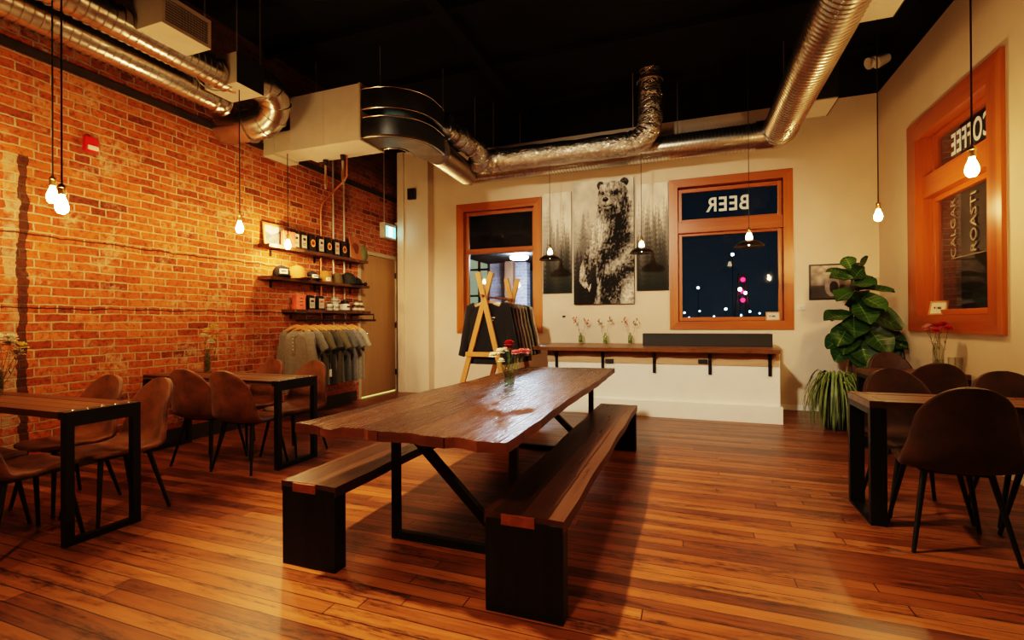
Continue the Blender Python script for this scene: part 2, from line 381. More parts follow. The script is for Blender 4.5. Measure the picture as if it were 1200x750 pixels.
# walls
DOOR = (6.50, 7.56, 0, 2.415)
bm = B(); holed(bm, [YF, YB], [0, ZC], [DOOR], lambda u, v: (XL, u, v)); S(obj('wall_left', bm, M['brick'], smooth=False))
W1 = (-3.72, -2.42, 1.19, 3.19); W2 = (-.165, 1.235, 1.24, 3.24); W3 = (5.12, 6.475, 1.29, 3.23)
bm = B(); holed(bm, [XL, XR], [0, ZW, ZC], [W1, W2], lambda u, v: (u, YB, v), lambda u, v: int(v > ZW)); S(obj('wall_back', bm, [M['white'], M['black_paint']], smooth=False))
bm = B(); holed(bm, [YF, YB], [0, ZW, ZC], [W3], lambda u, v: (XR, u, v), lambda u, v: int(v > ZW)); S(obj('wall_right', bm, [M['white'], M['black_paint']], smooth=False))
bm = B(); holed(bm, [XL, XR], [0, ZW, ZC], [], lambda u, v: (u, YF, v), lambda u, v: int(v > ZW)); S(obj('wall_front', bm, [M['white'], M['black_paint']], smooth=False))
# pilaster in the back left corner, box under the ledge, skirting
bm = B(); box(bm, -4.93, -4.32, YB-.20, YB, 0, ZW+.05); box(bm, -4.93, -4.80, YB-.235, YB-.2, 0, ZW+.05); S(obj('trim_1', bm, M['white'], smooth=False))
bm = B(); box(bm, XL, XL+.012, -3.4, 7.64, 3.44, 3.52); S(obj('trim_2', bm, mat('burnt_timber_band', (.028, .014, .008), .8, var=.5, scale=6, bstr=.4), smooth=False))
bm = B(); box(bm, -1.88, 1.01, 6.55, YB, 0, .858, 0)
box(bm, -1.885, 1.0, 6.535, 6.551, .69, .858, 1)
S(obj('wall_low', bm, [M['panel'], mat('shaded_trim_board', (.50, .33, .19), .6, var=.15, stretch=(.3, 1, 4))], smooth=False))  # trim strip coloured tan to carry the shadow under the ledge
bm = B(); box(bm, -1.89, 1.035, 6.515, 6.552, 0, .212, 0, .004); S(obj('baseboard_low', bm, M['panel'], smooth=False))
bm = B(); box(bm, 1.03, XR, YB-.02, YB, 0, .07); S(obj('baseboard_back', bm, M['panel'], smooth=False))
bm = B(); box(bm, XR-.02, XR, YF, YB-.02, 0, .14); S(obj('baseboard_right', bm, M['panel'], smooth=False))
bm = B(); box(bm, XL, XL+.022, YF, 6.40, 0, .16); S(obj('baseboard_left', bm, mat('dark_skirting', (.03, .015, .009), .6, var=.4), smooth=False))

# ------------------------------------------------------------------ windows
def text(name, body, size, m, parent, loc, rot=(0, 0, 0), mirror=False, off=0.0, ext=.002, align='CENTER', sx=1, space=1):
    cu = bpy.data.curves.new(name, 'FONT'); cu.body = body; cu.size = size; cu.offset = off; cu.extrude = ext
    cu.align_x = align; cu.align_y = 'CENTER'; cu.space_character = space
    t = bpy.data.objects.new(name, cu); COL.objects.link(t); bpy.context.view_layer.update()
    me = bpy.data.meshes.new_from_object(t.evaluated_get(bpy.context.evaluated_depsgraph_get()))
    bpy.data.objects.remove(t)
    for v in me.vertices:
        v.co.x *= sx*(-1 if mirror else 1)
    if mirror: me.flip_normals()
    me.materials.clear(); me.materials.append(m)
    o = bpy.data.objects.new(name, me); link(o, parent); o.location = loc; o.rotation_euler = rot; return o
def mitred(bm, x0, x1, z0, z1, w, y0, y1, wb=None, bev=.006):
    """picture-frame casing, outer rect x0..x1,z0..z1, board width w; four mitred boards"""
    wb = wb or w
    O = [(x0, z0), (x1, z0), (x1, z1), (x0, z1)]; I = [(x0+w, z0+wb), (x1-w, z0+wb), (x1-w, z1-w), (x0+w, z1-w)]
    for i in range(4):
        j = (i+1) % 4; horiz = i in (0, 2)
        a = [bm.verts.new((p[0], y, p[1])) for y in (y0, y1) for p in (O[i], O[j], I[j], I[i])]
        for q in ((0,1,2,3),(7,6,5,4),(0,4,5,1),(1,5,6,2),(2,6,7,3),(3,7,4,0)):
            bm.faces.new([a[k] for k in q]).material_index = 1 if horiz else 0
FM = [M['pine'], M['pine_h']]
def window(name, loc, rz, ox, oz, casing, hole, depth, rail, panes, panemat, wb=None):
    """local x along the wall, y into it. ox,oz outer casing; hole x0,x1,z0,z1"""
    root = bpy.data.objects.new(name, None); link(root); root.location = loc; root.rotation_euler = (0, 0, rz); root['kind'] = 'structure'
    bm = B(); mitred(bm, ox[0], ox[1], oz[0], oz[1], casing, -.032, .0, wb); obj('casing', bm, FM, root, smooth=False)
    x0, x1, z0, z1 = hole; d = depth
    bm = B()  # jamb lining
    box(bm, x0-.03, x0, 0, d+.05, z0-.03, z1+.03); box(bm, x1, x1+.03, 0, d+.05, z0-.03, z1+.03)
    box(bm, x0, x1, 0, d+.05, z1, z1+.03, 1); box(bm, x0, x1, -.03, d+.05, z0-.03, z0, 1); obj('jamb', bm, FM, root, smooth=False)
    bm = B()  # sash
    s = .055
    for (a, b, c, e) in panes:
        box(bm, a-s, a, d-.045, d+.01, c-s, e+s, 0, .004); box(bm, b, b+s, d-.045, d+.01, c-s, e+s, 0, .004)
        box(bm, a, b, d-.045, d+.01, c-s, c, 1, .004); box(bm, a, b, d-.045, d+.01, e, e+s, 1, .004)
    obj('sash', bm, FM, root, smooth=False)
    if rail:
        bm = B(); box(bm, x0, x1, rail[2], d+.02, rail[0], rail[1], 1, .006); obj('rail', bm, FM, root, smooth=False)
    for (a, b, c, e) in panes:
        bm = B(); bm.faces.new([bm.verts.new(p) for p in ((a, d-.015, c), (b, d-.015, c), (b, d-.015, e), (a, d-.015, e))])
        obj('pane', bm, panemat, root, smooth=False)
    return root
# window 1: left sash window, looks into the next hall
window('window_1', (0, YB, 0), 0, (-3.85, -2.288), (1.06, 3.31), .135, W1, .12, (2.455, 2.52, .05),
       [(-3.66, -2.48, 2.53, 3.12), (-3.66, -2.48, 1.26, 2.44)], M['pane'])
# window 2: transom with lettering over a large fixed pane
w2 = window('window_2', (0, YB, 0), 0, (-.282, 1.352), (1.122, 3.36), .118, W2, .10, (2.555, 2.73, .0),
       [(-.105, 1.175, 2.765, 3.17), (-.105, 1.175, 1.30, 2.515)], M['pane_dusty'])
text('lettering', 'BEER', .295, M['letter'], w2, (.533, .075, 2.955), (PI/2, 0, 0), True, .005, sx=.84, space=1.12)['label'] = 'mirrored pale BEER lettering on the transom glass'
# window 3: right wall
w3 = window('window_3', (XR, 0, 0), -PI/2, (-6.675, -4.92), (1.12, 3.405), .20, (-6.475, -5.12, 1.29, 3.23), .16, (2.555, 2.79, .03),
       [(-6.40, -5.19, 2.83, 3.17), (-6.40, -5.19, 1.35, 2.50)], M['pane_side'], .17)
text('lettering', 'COFFEE', .30, M['letter'], w3, (-5.75, .135, 2.985), (PI/2, 0, 0), True, .004, sx=.62, space=1.1)['label'] = 'mirrored pale COFFEE lettering on the transom glass'
# faded lettering standing on end in the lower pane
text('faded_lettering', 'ROASTI', .145, M['letter_dim'], w3, (-5.70, .135, 2.16), (PI/2, -PI/2, 0), False, .001, sx=1.15, space=1.02)
text('faded_lettering', 'CALGAR', .13, M['letter_dim'], w3, (-6.07, .135, 2.16), (PI/2, -PI/2, 0), False, 0, sx=1.15, space=1.05)
bm = B(); box(bm, -6.12, -5.38, .136, .139, 1.855, 1.863); box(bm, -5.46, -5.452, .136, .139, 1.86, 2.5); obj('border_line', bm, M['letter_dim'], w3, smooth=False)
# door in the brick wall
d = bpy.data.objects.new('door_1', None); link(d); d.location = (XL, 0, 0); d.rotation_euler = (0, 0, PI/2); d['kind'] = 'structure'
bm = B()
for a, b in ((6.47, 6.53), (7.53, 7.59)): box(bm, a, b, -.012, .1, 0, 2.44, 0, .003)
box(bm, 6.47, 7.59, -.012, .1, 2.385, 2.445, 0, .003); obj('door_frame', bm, M['door_frame'], d, smooth=False)
bm = B(); box(bm, 6.535, 7.525, .012, .055, .03, 2.38); leaf_ = obj('door_leaf', bm, M['door'], d, smooth=False)
bm = B(); box(bm, 6.535, 7.525, .02, .05, .004, .016); obj('light_gap', bm, emit('lit_gap_under_door', (1, .78, .22), .8), d, smooth=False)['label'] = 'bright yellow strip of light under the door'
bm = B(); tube(bm, [(6.62, .012, 1.07), (6.62, -.05, 1.07)], .013, 10); ball(bm, (6.62, -.065, 1.07), .03, 14, sy=.75); lathe(bm, [(0, 0), (.034, 0), (.034, .006), (0, .008)], 16)
obj('door_knob', bm, M['chrome'], leaf_)
for z in (.35, 1.2, 2.1):
    bm = B(); box(bm, 7.515, 7.535, -.016, .012, z-.05, z+.05, 0, .003); obj('hinge', bm, M['vent_dark'], d, smooth=False)

# ------------------------------------------------------------------ beyond the windows
def ST(o): o['kind'] = 'structure'; return o
# next hall, seen through window 1
M['brick_pale'] = brick_mat('painted_lilac_brick', 0, [(.16, .14, .17), (.26, .23, .28), (.36, .33, .38)], (.55, .52, .56), .5, False, 0)
bm = B(); box(bm, -9.5, -1.2, 7.9, 13, -.05, 0); ST(obj('floor_outside', bm, mat('hall_concrete', (.06, .05, .05), .6), smooth=False))
bm = B(); box(bm, -9.5, -1.2, 7.9, 13, 4.3, 4.4); box(bm, -4.7, -1.2, 9.2, 12.9, 2.68, 2.82); box(bm, -9.5, -1.2, 9.1, 9.2, 2.64, 4.3); ST(obj('ceiling_outside', bm, M['black_paint'], smooth=False))  # low black soffit and drop added to darken the upper pane's view
bm = B(); box(bm, -4.62, -3.66, 10.95, 11.2, 0, 4.3); ST(obj('wall_outside', bm, M['brick_pale'], smooth=False))
bm = B(); box(bm, -9.5, -1.2, 12.9, 13, 0, 4.3); box(bm, -1.3, -1.2, 7.95, 13, 0, 4.3); ST(obj('wall_far_outside', bm, mat('dim_blue_wall', (.06, .09, .11), .7, var=.2, scale=2), smooth=False))
post = solo('timber_post', (lambda b: (box(b, -4.06, -3.86, 10.5, 10.7, 0, 2.66, 0, .01), b)[1])(B()), mat('brown_timber_post', (.11, .045, .02), .7, var=.3),
     'brown timber post in front of the lit brick pier beyond the left window', 'post', smooth=False)
t = thing('steel_window', 'tall black gridded steel window with lit greenish panes, beyond the left window', 'window', (-4.92, 11, 0))
bm = B()
for x in (-.30, 0, .26): box(bm, x-.03, x+.03, -.03, .03, .6, 3.2)
for z in (.6, 1.25, 1.9, 2.55, 3.2): box(bm, -.32, .29, -.03, .03, z-.025, z+.025)
obj('frame', bm, M['black_steel'], t, smooth=False)
bm = B(); box(bm, -.3, .26, .0, .01, .6, 3.2); obj('pane', bm, emit('lit_greenish_pane', (.45, .55, .36), .42), t, smooth=False)
t = thing('hall_door', 'dull green door with blue frame in the hall beyond the left window', 'door', (-3.02, 12.1, 0))
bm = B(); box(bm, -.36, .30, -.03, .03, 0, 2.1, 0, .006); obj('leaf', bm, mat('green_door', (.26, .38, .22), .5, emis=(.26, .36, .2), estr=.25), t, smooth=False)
bm = B()
for a, b in ((-.46, -.36), (.30, .40)): box(bm, a, b, -.05, .05, 0, 2.2)
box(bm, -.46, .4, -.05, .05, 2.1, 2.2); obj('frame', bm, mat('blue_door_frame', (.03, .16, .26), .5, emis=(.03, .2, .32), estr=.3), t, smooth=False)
t = thing('hall_ceiling_lamp', 'round glowing white ceiling lamp in the hall beyond the left window', 'lamp', (-3.38, 9.6, 2.56))
bm = B(); lathe(bm, [(0, 0), (.16, .005), (.19, .04), (.19, .06), (0, .065)], 24); obj('diffuser', bm, emit('cool_white_diffuser', (.72, .88, 1), 320), t)
bm = B(); tube(bm, [(0, 0, .06), (0, 0, .12)], .01, 8); obj('stem', bm, M['black_steel'], t)
# night street beyond window 2 and 3
bm = B(); box(bm, -60, 90, 13.2, 130, -3.1, -3.0); ST(obj('ground_outside', bm, mat('dark_street', (.015, .018, .022), .6), smooth=False))
tw = thing('lattice_tower', 'dark lattice mast with red beacon lamps in the night beyond the lettered window', 'tower', (5.5, 60, -3))
bm = B()
for sx in (-1, 1):
    for sy in (-1, 1): bar(bm, (sx*1.1, sy*1.1, 0), (sx*.28, sy*.28, 9.5), .14, .14)
for k in range(9):
    z0 = k*1.05; w0 = 1.1-.82*z0/9.5; w1 = 1.1-.82*(z0+1.05)/9.5
    for s in (-1, 1):
        bar(bm, (-w0*s, -w0, z0), (w1*s, -w1, z0+1.05), .07, .07); bar(bm, (-w0*s, w0, z0), (w1*s, w1, z0+1.05), .07, .07)
obj('lattice', bm, mat('mast_steel', (.05, .06, .07), .5), tw, smooth=False)
for x, z, r in ((.07, 8.8, .34), (0, 7.45, .28), (.05, 6.5, .34)):
    bm = B(); ball(bm, (x, -.6, z), r*.72, 12); obj('beacon', bm, emit('red_beacon', (1, .015, .07), 5), tw)
for i, (x, z, r, c, s) in enumerate(((4.5, 8.4, .15, (1, .9, .75), 22), (5.8, 4.2, .16, (.6, .85, 1), 16), (5.25, 4.6, .2, (1, .9, .8), 16), (.9, 4.9, .14, (.8, .9, 1), 8), (3.8, 2.5, .14, (.8, .95, 1), 8),
        (1.05, 2.3, .1, (.6, .8, 1), 6), (-.6, 2.15, .12, (.6, .85, .8), 5), (-.1, 1.6, .1, (.5, .8, 1), 6), (6.3, 2.2, .12, (.5, .8, 1), 7), (5.4, 1.8, .12, (.4, .7, 1), 8), (7.3, 2.0, .1, (.6, .9, 1), 5), (2.6, 1.7, .1, (.6, .9, 1), 5))):
    t = thing('street_lamp', ['bright warm lamp high in the night sky beyond the lettered window', 'bluish lamp beside the mast beacons', 'white lamp just left of the middle red beacon', 'small pale lamp left of the mast, high above the city lights',
        'white lamp low down and left of the mast', 'tiny blue lamp low in the city, left part of the lettered window', 'greenish lamp lowest at the left edge of the lettered window', 'small blue lamp near the sill, left part of the lettered window', 'blue lamp right of the mast foot', 'blue lamp at the mast foot', 'pale lamp low at the right side of the lettered window', 'tiny pale lamp near the sill below the middle of the pane'][i], 'lamp', (x*.97, 57.3+.1*i, -3), group='city lights beyond the lettered window')
    bm = B(); ball(bm, (0, 0, z+3), r, 10); obj('globe', bm, emit('street_globe', c, s), t)
    bm = B(); tube(bm, [(0, 0, 0), (0, 0, z+3-r)], .03, 6); obj('pole', bm, M['black_paint'], t)
# across the lane, beyond window 3
bm = B(); box(bm, 5.2, 5.4, 4, 14, -.2, 6); ST(obj('wall_lane_outside', bm, mat('lane_brown_render', (.14, .10, .06), .8, var=.3, scale=1.2), smooth=False))
bm = B(); box(bm, 2.6, 5.2, 4, 14, -.25, -.2); ST(obj('lane_ground_outside', bm, mat('lane_asphalt', (.03, .03, .032), .8), smooth=False))
t = thing('parked_van', 'dark teal parked van standing in the lane behind the side window', 'van', (4.4, 9.35, -.2))
bm = B(); vs = box(bm, -.55, .7, -2.2, 1.6, .35, 1.75, 0, .12); obj('body', bm, mat('dark_teal_paint', (.012, .035, .045), .3, var=.2), t)
bm = B(); box(bm, -.562, -.548, -1.1, .9, 1.02, 1.62, 0, .004); obj('side_glass', bm, mat('van_glass', (.01, .012, .016), .1), t)
for y in (-1.45, 1.0):
    bm = B(); before = len(bm.verts); lathe(bm, [(0, -.1), (.2, -.1), (.33, -.07), (.35, 0), (.33, .07), (.2, .1), (0, .1)], 20); bm.verts.ensure_lookup_table()
    for v in bm.verts: v.co = V((v.co.z-.5, v.co.x+y, v.co.y+.35))
    obj('wheel', bm, M['black_plastic'], t)
t = thing('brick_pier', 'narrow reddish brick pier outside the side window', 'pier', (3.3, 8.35, -.2))
bm = B(); box(bm, -.14, .14, -.15, .15, 0, 4.6); obj('shaft', bm, brick_mat('pier_brick', 1, [(.1, .04, .02), (.2, .07, .03), (.28, .11, .05)], (.3, .22, .15), .3, False, 0), t, smooth=False)
# ------------------------------------------------------------------ long table
def grid_slab(bm, quad, z0, z1, nx, ny, edge=None, wav=None):
    """slab between four corners (nl, nr, fr, fl) with wavy outline; top faces mat 0, sides mat 1"""
    nl, nr, fr, fl = [V(p) for p in quad]; top = []; bot = []
    for j in range(ny+1):
        v = j/ny; a = nl.lerp(fl, v); b = nr.lerp(fr, v); ra = []; rb = []
        for i in range(nx+1):
            u = i/nx; p = a.lerp(b, u); dz = 0
            if wav: dx, dy, dz = wav(u, v, i, j, nx, ny); p = p+V((dx, dy))
            ra.append(bm.verts.new((p.x, p.y, z1+dz))); rb.append(bm.verts.new((p.x, p.y, z0+dz*.4)))
        top.append(ra); bot.append(rb)
    for j in range(ny):
        for i in range(nx):
            bm.faces.new((top[j][i], top[j][i+1], top[j+1][i+1], top[j+1][i])).material_index = 0
            bm.faces.new((bot[j][i], bot[j+1][i], bot[j+1][i+1], bot[j][i+1])).material_index = 1
    for i in range(nx):
        bm.faces.new((bot[0][i], bot[0][i+1], top[0][i+1], top[0][i])).material_index = 1
        bm.faces.new((bot[ny][i+1], bot[ny][i], top[ny][i], top[ny][i+1])).material_index = 1
    for j in range(ny):
        bm.faces.new((bot[j+1][0], bot[j][0], top[j][0], top[j+1][0])).material_index = 1
        bm.faces.new((bot[j][nx], bot[j+1][nx], top[j+1][nx], top[j][nx])).material_index = 1
rnd = random.Random(3)
edgew = [rnd.uniform(-.012, .012) for _ in range(60)]
def table_wave(u, v, i, j, nx, ny):
    dx = dy = dz = 0
    if j == 0: dy = edgew[i] + .012*math.sin(i*.9)
    if i == 0: dx = .010*math.sin(j*.55)+.004*math.sin(j*1.7)
    if i == nx: dx = .007*math.sin(j*.4+1)+.003*math.sin(j*1.9)
    if u < .25 and v < .12: dz = -.012*(1-abs(u-.2)/.2)*(1-v/.12) if abs(u-.2) < .2 else 0
    return dx, dy, dz
T = thing('long_table', 'long dark-stained plank communal table with black steel trestle legs between two benches', 'table', (-1.25, 3.5, 0))
bm = B(); grid_slab(bm, [(-.60, -1.615), (.53, -1.645), (.505, 1.68), (-.46, 1.55)], .703, .75, 28, 26, None, table_wave)
obj('tabletop', bm, [M['table_top'], M['table_edge']], T, angle=30)
def trestle(y, s):
    bm = B()
    for x in (-.36, .37): box(bm, x-.0225, x+.0225, y-.02, y+.02, 0, .70, 0, .004)
    box(bm, -.36, .37, y-.02, y+.02, 0, .045, 0, .004); box(bm, -.42, .44, y-.022, y+.022, .665, .703, 0, .004)
    bar(bm, (-.33, y+.005, .68), (.36, y+.005, .03), .036, .05, (0, 0, 1))
    obj('leg_frame', bm, M['black_steel'], T, smooth=False)
trestle(-1.10, 1); trestle(1.02, 1)

# ------------------------------------------------------------------ benches
def bench(name, label, x0, x1, y0, y1):
    cx, cy = (x0+x1)/2, (y0+y1)/2; t = thing(name, label, 'bench', (cx, cy, 0), group='plank benches at the long table')
    w, L = (x1-x0)/2, (y1-y0)/2
    def wv(u, v, i, j, nx, ny):
        return ((.004*math.sin(j*.7+i) if i in (0, nx) else 0), (edgew[(i*4+j) % 60]*.35 if j in (0, ny) else 0), edgew[(i*11+j*5) % 60]*.12)
    bm = B(); grid_slab(bm, [(-w, -L), (w, -L), (w, L), (-w, L)], .378, .43, 6, 30, None, wv)
    obj('seat', bm, [M['bench_top'], M['bench_edge']], t, angle=30)
    for s in (-1, 1):
        ya, yb = sorted((s*(L-.002), s*(L-.085)))
        bm = B(); box(bm, -w+.004, w-.004, ya+s*.004, yb+s*.004, 0, .405, 0, .004); obj('leg', bm, M['leg_wood'], t, smooth=False)
        bm = B(); box(bm, -w*.55, w*.30, *sorted((s*(L-.02), s*(L+.009))), .382, .428, 0, .003); obj('tenon', bm, M['tenon'], t, smooth=False)['label'] = 'raw orange end of the tenon joint'
    return t
M['tenon'] = mat('orange_end_grain', (.20, .055, .018), .5, var=.3, scale=25, bstr=.2)
M['bench_edge'] = mat('dark_reddish_bench_edge', (.05, .018, .008), .5, var=.5, scale=14, bstr=.3, stretch=(1, .2, 1))
bench('plank_bench', 'near right plank bench on the open floor side of the long table', -.845, -.49, 1.925, 4.815)
bench('plank_bench', 'plank bench on the brick wall side of the long table', -2.005, -1.66, 1.945, 4.79)

# ------------------------------------------------------------------ cafe tables
def cafe_table(label, x0, x1, y0, y1, legx, legy, free, group):
    t = thing('cafe_table', label, 'table', ((x0+x1)/2, (y0+y1)/2, 0), group=group)
    w, d = (x1-x0)/2, (y1-y0)/2
    bm = B()
    n = 4
    for k in range(n):
        a = -d+2*d*k/n; e = .006*math.sin(k*2.3)
        box(bm, -w+(.075 if free < 0 else 0)+e, w-(.075 if free > 0 else 0)+e, a+.0015, a+2*d/n-.0015, .715, .755+.002*math.sin(k*3), 0, .004)
    obj('tabletop', bm, M['cafe_top'], t, smooth=False)
    bm = B(); xa, xb = (w-.073, w) if free > 0 else (-w, -w+.073)
    box(bm, xa, xb, -d, d, .71, .757, 0, .005); obj('end_board', bm, M['cafe_top'] if free < 0 else M['black_steel'], t, smooth=False)
    for s in (free, -free):
        bm = B(); xe = s*(w-legx/2-.002)
        for sy in (-1, 1): box(bm, xe-legx/2, xe+legx/2, sy*d-(legy if sy > 0 else 0), sy*d+(legy if sy < 0 else 0), 0, .712, 0, .003)
        box(bm, xe-legx/2, xe+legx/2, -d+legy, d-legy, 0, .012); box(bm, xe-legx/2, xe+legx/2, -d+legy, d-legy, .672, .712)
        if free > 0: box(bm, xe-legx/2, xe+legx/2, -d+legy, d-legy, .012, .035)
        obj('leg_frame', bm, M['black_steel'], t, smooth=False)
    if free > 0:
        for k in range(5):
            bm = B(); ball(bm, (free*(w-.03), -d+.05+k*(2*d-.1)/4, .757), .011, 10, sz=.6); obj('bolt_head', bm, M['chrome'], t)
    return t
cafe_table('narrow plank cafe table nearest the camera against the brick wall', -4.98, -3.275, 1.66, 2.055, .045, .045, 1, 'cafe tables along the brick wall')
cafe_table('narrow plank cafe table below the hanging shirts, second along the brick wall', -4.98, -3.275, 3.14, 3.60, .045, .045, 1, 'cafe tables along the brick wall')
cafe_table('plank cafe table at the right edge under the nearest right-hand bulb', 1.02, 2.33, 3.50, 3.94, .085, .04, -1, 'cafe tables along the right wall')
cafe_table('plank cafe table in the right corner in front of the fig tree', 1.60, 2.33, 5.40, 5.88, .085, .04, -1, 'cafe tables along the right wall')

# ------------------------------------------------------------------ chairs (face +y)
def chair_shell():
    prof = smooth_path([(0, .235, .425), (0, .215, .447), (0, .12, .442), (0, -.03, .432), (0, -.13, .440), (0, -.195, .475), (0, -.232, .55), (0, -.255, .66), (0, -.272, .77), (0, -.281, .82), (0, -.285, .852), (0, -.287, .870), (0, -.288, .878), (0, -.2885, .881)], 4)
    n = len(prof); m = 17; bm = B(); rows = []
    L = [0]
    for a, b in zip(prof, prof[1:]): L.append(L[-1]+(b-a).length)
    tot = L[-1]
    for k, p in enumerate(prof):
        s = L[k]/tot
        W = .210 + .036*math.exp(-((s-.48)/.17)**2) - .035*max(0, (s-.55)/.45)**1.3
        e0 = min(1, s*tot/.11); e1 = min(1, (1-s)*tot/.19)
        W *= (1-(1-e0)**2.4)**.42*.999 if e0 < 1 else 1
        W *= (max(0, 1-(1-e1)**2.3))**.46 if e1 < 1 else 1
        W = max(W, .03)
        row = []
        for i in range(m):
            u = -1+2*i/(m-1); x = W*u
            back = max(0, min(1, (s-.38)/.2))
            cup = (abs(u)**2.2)
            z = p.z + (1-back)*cup*.022*min(1, s*8); y = p.y + back*cup*.075*min(1, (1-s)*5) + (1-back)*0
            if back > 0: z += cup*.01*(1-back)
            row.append(bm.verts.new((x, y, z)))
        rows.append(row)
    for a, b in zip(rows, rows[1:]):
        for i in range(m-1): bm.faces.new((a[i], a[i+1], b[i+1], b[i]))
    return bm
CH = None
def make_chair():
    t = thing('dining_chair', 'x', 'chair')
    o = obj('seat_shell', chair_shell(), M['leather'], t, angle=80)
    md = o.modifiers.new('thick', 'SOLIDIFY'); md.thickness = .03; md.offset = -1
    md = o.modifiers.new('soft', 'SUBSURF'); md.levels = 1; md.render_levels = 1
    for sx in (-1, 1):
        for y0, y1 in ((.15, .205), (-.12, -.215)):
            bm = B(); tube(bm, [(sx*.135, y0, .425), (sx*.212, y1, .0)], [.0155, .010], 12); obj('leg', bm, M['black_steel'], t)
    bm = B()
    for s in (-1, 1): bar(bm, (s*.135, .15, .41), (s*.135, -.12, .41), .03, .012)
    bar(bm, (-.135, .15, .41), (.135, .15, .41), .03, .012); bar(bm, (-.135, -.12, .41), (.135, -.12, .41), .03, .012)
    obj('seat_frame', bm, M['black_steel'], t, smooth=False)
    return t
def chair(x, y, face, label, group, s=1.0, dr=0):
    global CH
    if CH is None: CH = make_chair(); c = CH
    else: c = copy_tree(CH)
    c.location = (x, y, 0); c.rotation_euler = (0, 0, (0 if face > 0 else PI)+math.radians(dr)); c.scale = (s, s, s)
    c['label'] = label; c['group'] = group
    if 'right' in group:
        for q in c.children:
            if q.name.startswith('seat_shell'): q.material_slots[0].link = 'OBJECT'; q.material_slots[0].material = M['leather_shaded']
gl, gr = 'brown chairs at the brick wall tables', 'brown chairs at the right wall tables'
chair(-4.11, 2.09, -1, 'brown suede chair against the brick wall, behind the nearest left table', gl, .985, 4)
chair(-3.575, 2.085, -1, 'brown suede chair by the free end of the nearest left table, on its far side', gl, .985, -3)
chair(-3.60, 1.60, 1, 'brown chair on the near side of the nearest left table, only its seat in view', gl, .985, 2)
chair(-4.12, 1.60, 1, 'brown chair at the left edge of the picture, deeper under the nearest left table', gl, .985, -2)
chair(-4.10, 3.165, 1, 'brown chair seen from behind, nearer the brick wall at the second left table', gl, .985, 8)
chair(-3.60, 3.155, 1, 'brown chair seen from behind, at the free end of the second left table', gl, .985, 4)
chair(-4.16, 3.64, -1, 'brown chair below the long grey shirt, behind the second left table', gl, .985, -3)
chair(-3.59, 3.635, -1, 'brown chair below the olive shirts, by the free end of the second left table', gl, .985, 2)
chair(1.345, 3.38, 1, 'large shaded brown chair seen from behind, nearest of the right-hand chairs', gr, 1.03, -3)
chair(1.90, 3.40, 1, 'chair cut by the right picture edge, near side of the right table', gr, 1.02, 3)
chair(1.375, 3.90, -1, 'brown chair behind the left end of the nearest right table, facing the camera', gr, 1.02, 4)
chair(1.955, 3.90, -1, 'brown chair at the right edge behind the nearest right table, facing the camera', gr, 1.02, -4)
chair(1.93, 5.20, 1, 'shaded brown chair with its back to the camera at the corner table', gr, 1.015, -4)
chair(2.06, 6.12, -1, 'reddish brown chair behind the corner table, under the fig leaves', gr, 1.015, 6)
# ------------------------------------------------------------------ ducts
def ribbed(bm, p, q, r, pitch, h, n=28, sharp=True, cap=True):
    """straight corrugated or spiral-seamed duct"""
    p, q = V(p), V(q); L = (q-p).length; k = max(2, int(L/pitch)); pts = []; rs = []
    for i in range(k):
        a = i/k; st = ((0, r), (.72, r), (.80, r+h), (.92, r+h)) if sharp else ((0, r), (.5, r+h))
        for f, rr in st: pts.append(p.lerp(q, (i+f)/k)); rs.append(rr)
    pts.append(q); rs.append(r); tube(bm, pts, rs, n, cap)
def ring(bm, c, d, r, w=.02, h=.012, n=28):
    c, d = V(c), V(d).normalized(); tube(bm, [c-d*w/2, c-d*w/2*.98, c+d*w/2*.98, c+d*w/2], [r, r+h, r+h, r], n)
def rods(pts, parent, z1=ZC-.05):
    for p in pts:
        bm = B(); tube(bm, [p, (p[0], p[1], z1-parent.location.z)], .006, 6); obj('hanger_rod', bm, M['conduit'], parent)
def bands(parent, items, name='band'):
    for a in items:
        bm = B(); ring(bm, *a); obj(name, bm, M['galv'], parent)
def grille(parent, x, y0, y1, z0, z1, w=.03, face=1):
    bm = B(); box(bm, x-.005, x+.012, y0, y0+w, z0, z1); box(bm, x-.005, x+.012, y1-w, y1, z0, z1)
    box(bm, x-.005, x+.012, y0+w, y1-w, z0, z0+w); box(bm, x-.005, x+.012, y0+w, y1-w, z1-w, z1); obj('grille_frame', bm, M['vent_white'], parent, smooth=False)
    bm = B(); n = 9
    for k in range(n):
        z = z0+w+(z1-z0-2*w)*(k+.5)/n; bar(bm, (x+.004, y0+w, z), (x+.004, y1-w, z), .014, .004, (.6, 0, 1))
    m = 14
    for k in range(m):
        y = y0+w+(y1-y0-2*w)*(k+.5)/m; box(bm, x-.004, x, y-.002, y+.002, z0+w, z1-w)
    obj('grille_slats', bm, M['vent_dark'], parent, smooth=False)
# lower duct along the brick wall
t = thing('spiral_duct', 'ribbed galvanised duct running closest to the brick wall, ending in a ring collar', 'duct', (-4.68, 1.2, 3.62), group='ribbed ducts under the ceiling')
bm = B(); ribbed(bm, (0, -4.6, 0), (0, 2.45, 0), .125, .06, .009); obj('duct', bm, M['galv'], t)
bm = B(); tube(bm, [(0, 2.44, 0), (0, 2.57, 0)], .128, 28); obj('collar', bm, M['galv'], t)
bands(t, [((0, 2.46, 0), (0, 1, 0), .13, .03, .02), ((0, 2.56, 0), (0, 1, 0), .13, .03, .02)])
rods([(0, -2.6, .12), (0, -.4, .12), (0, 1.9, .12)], t)
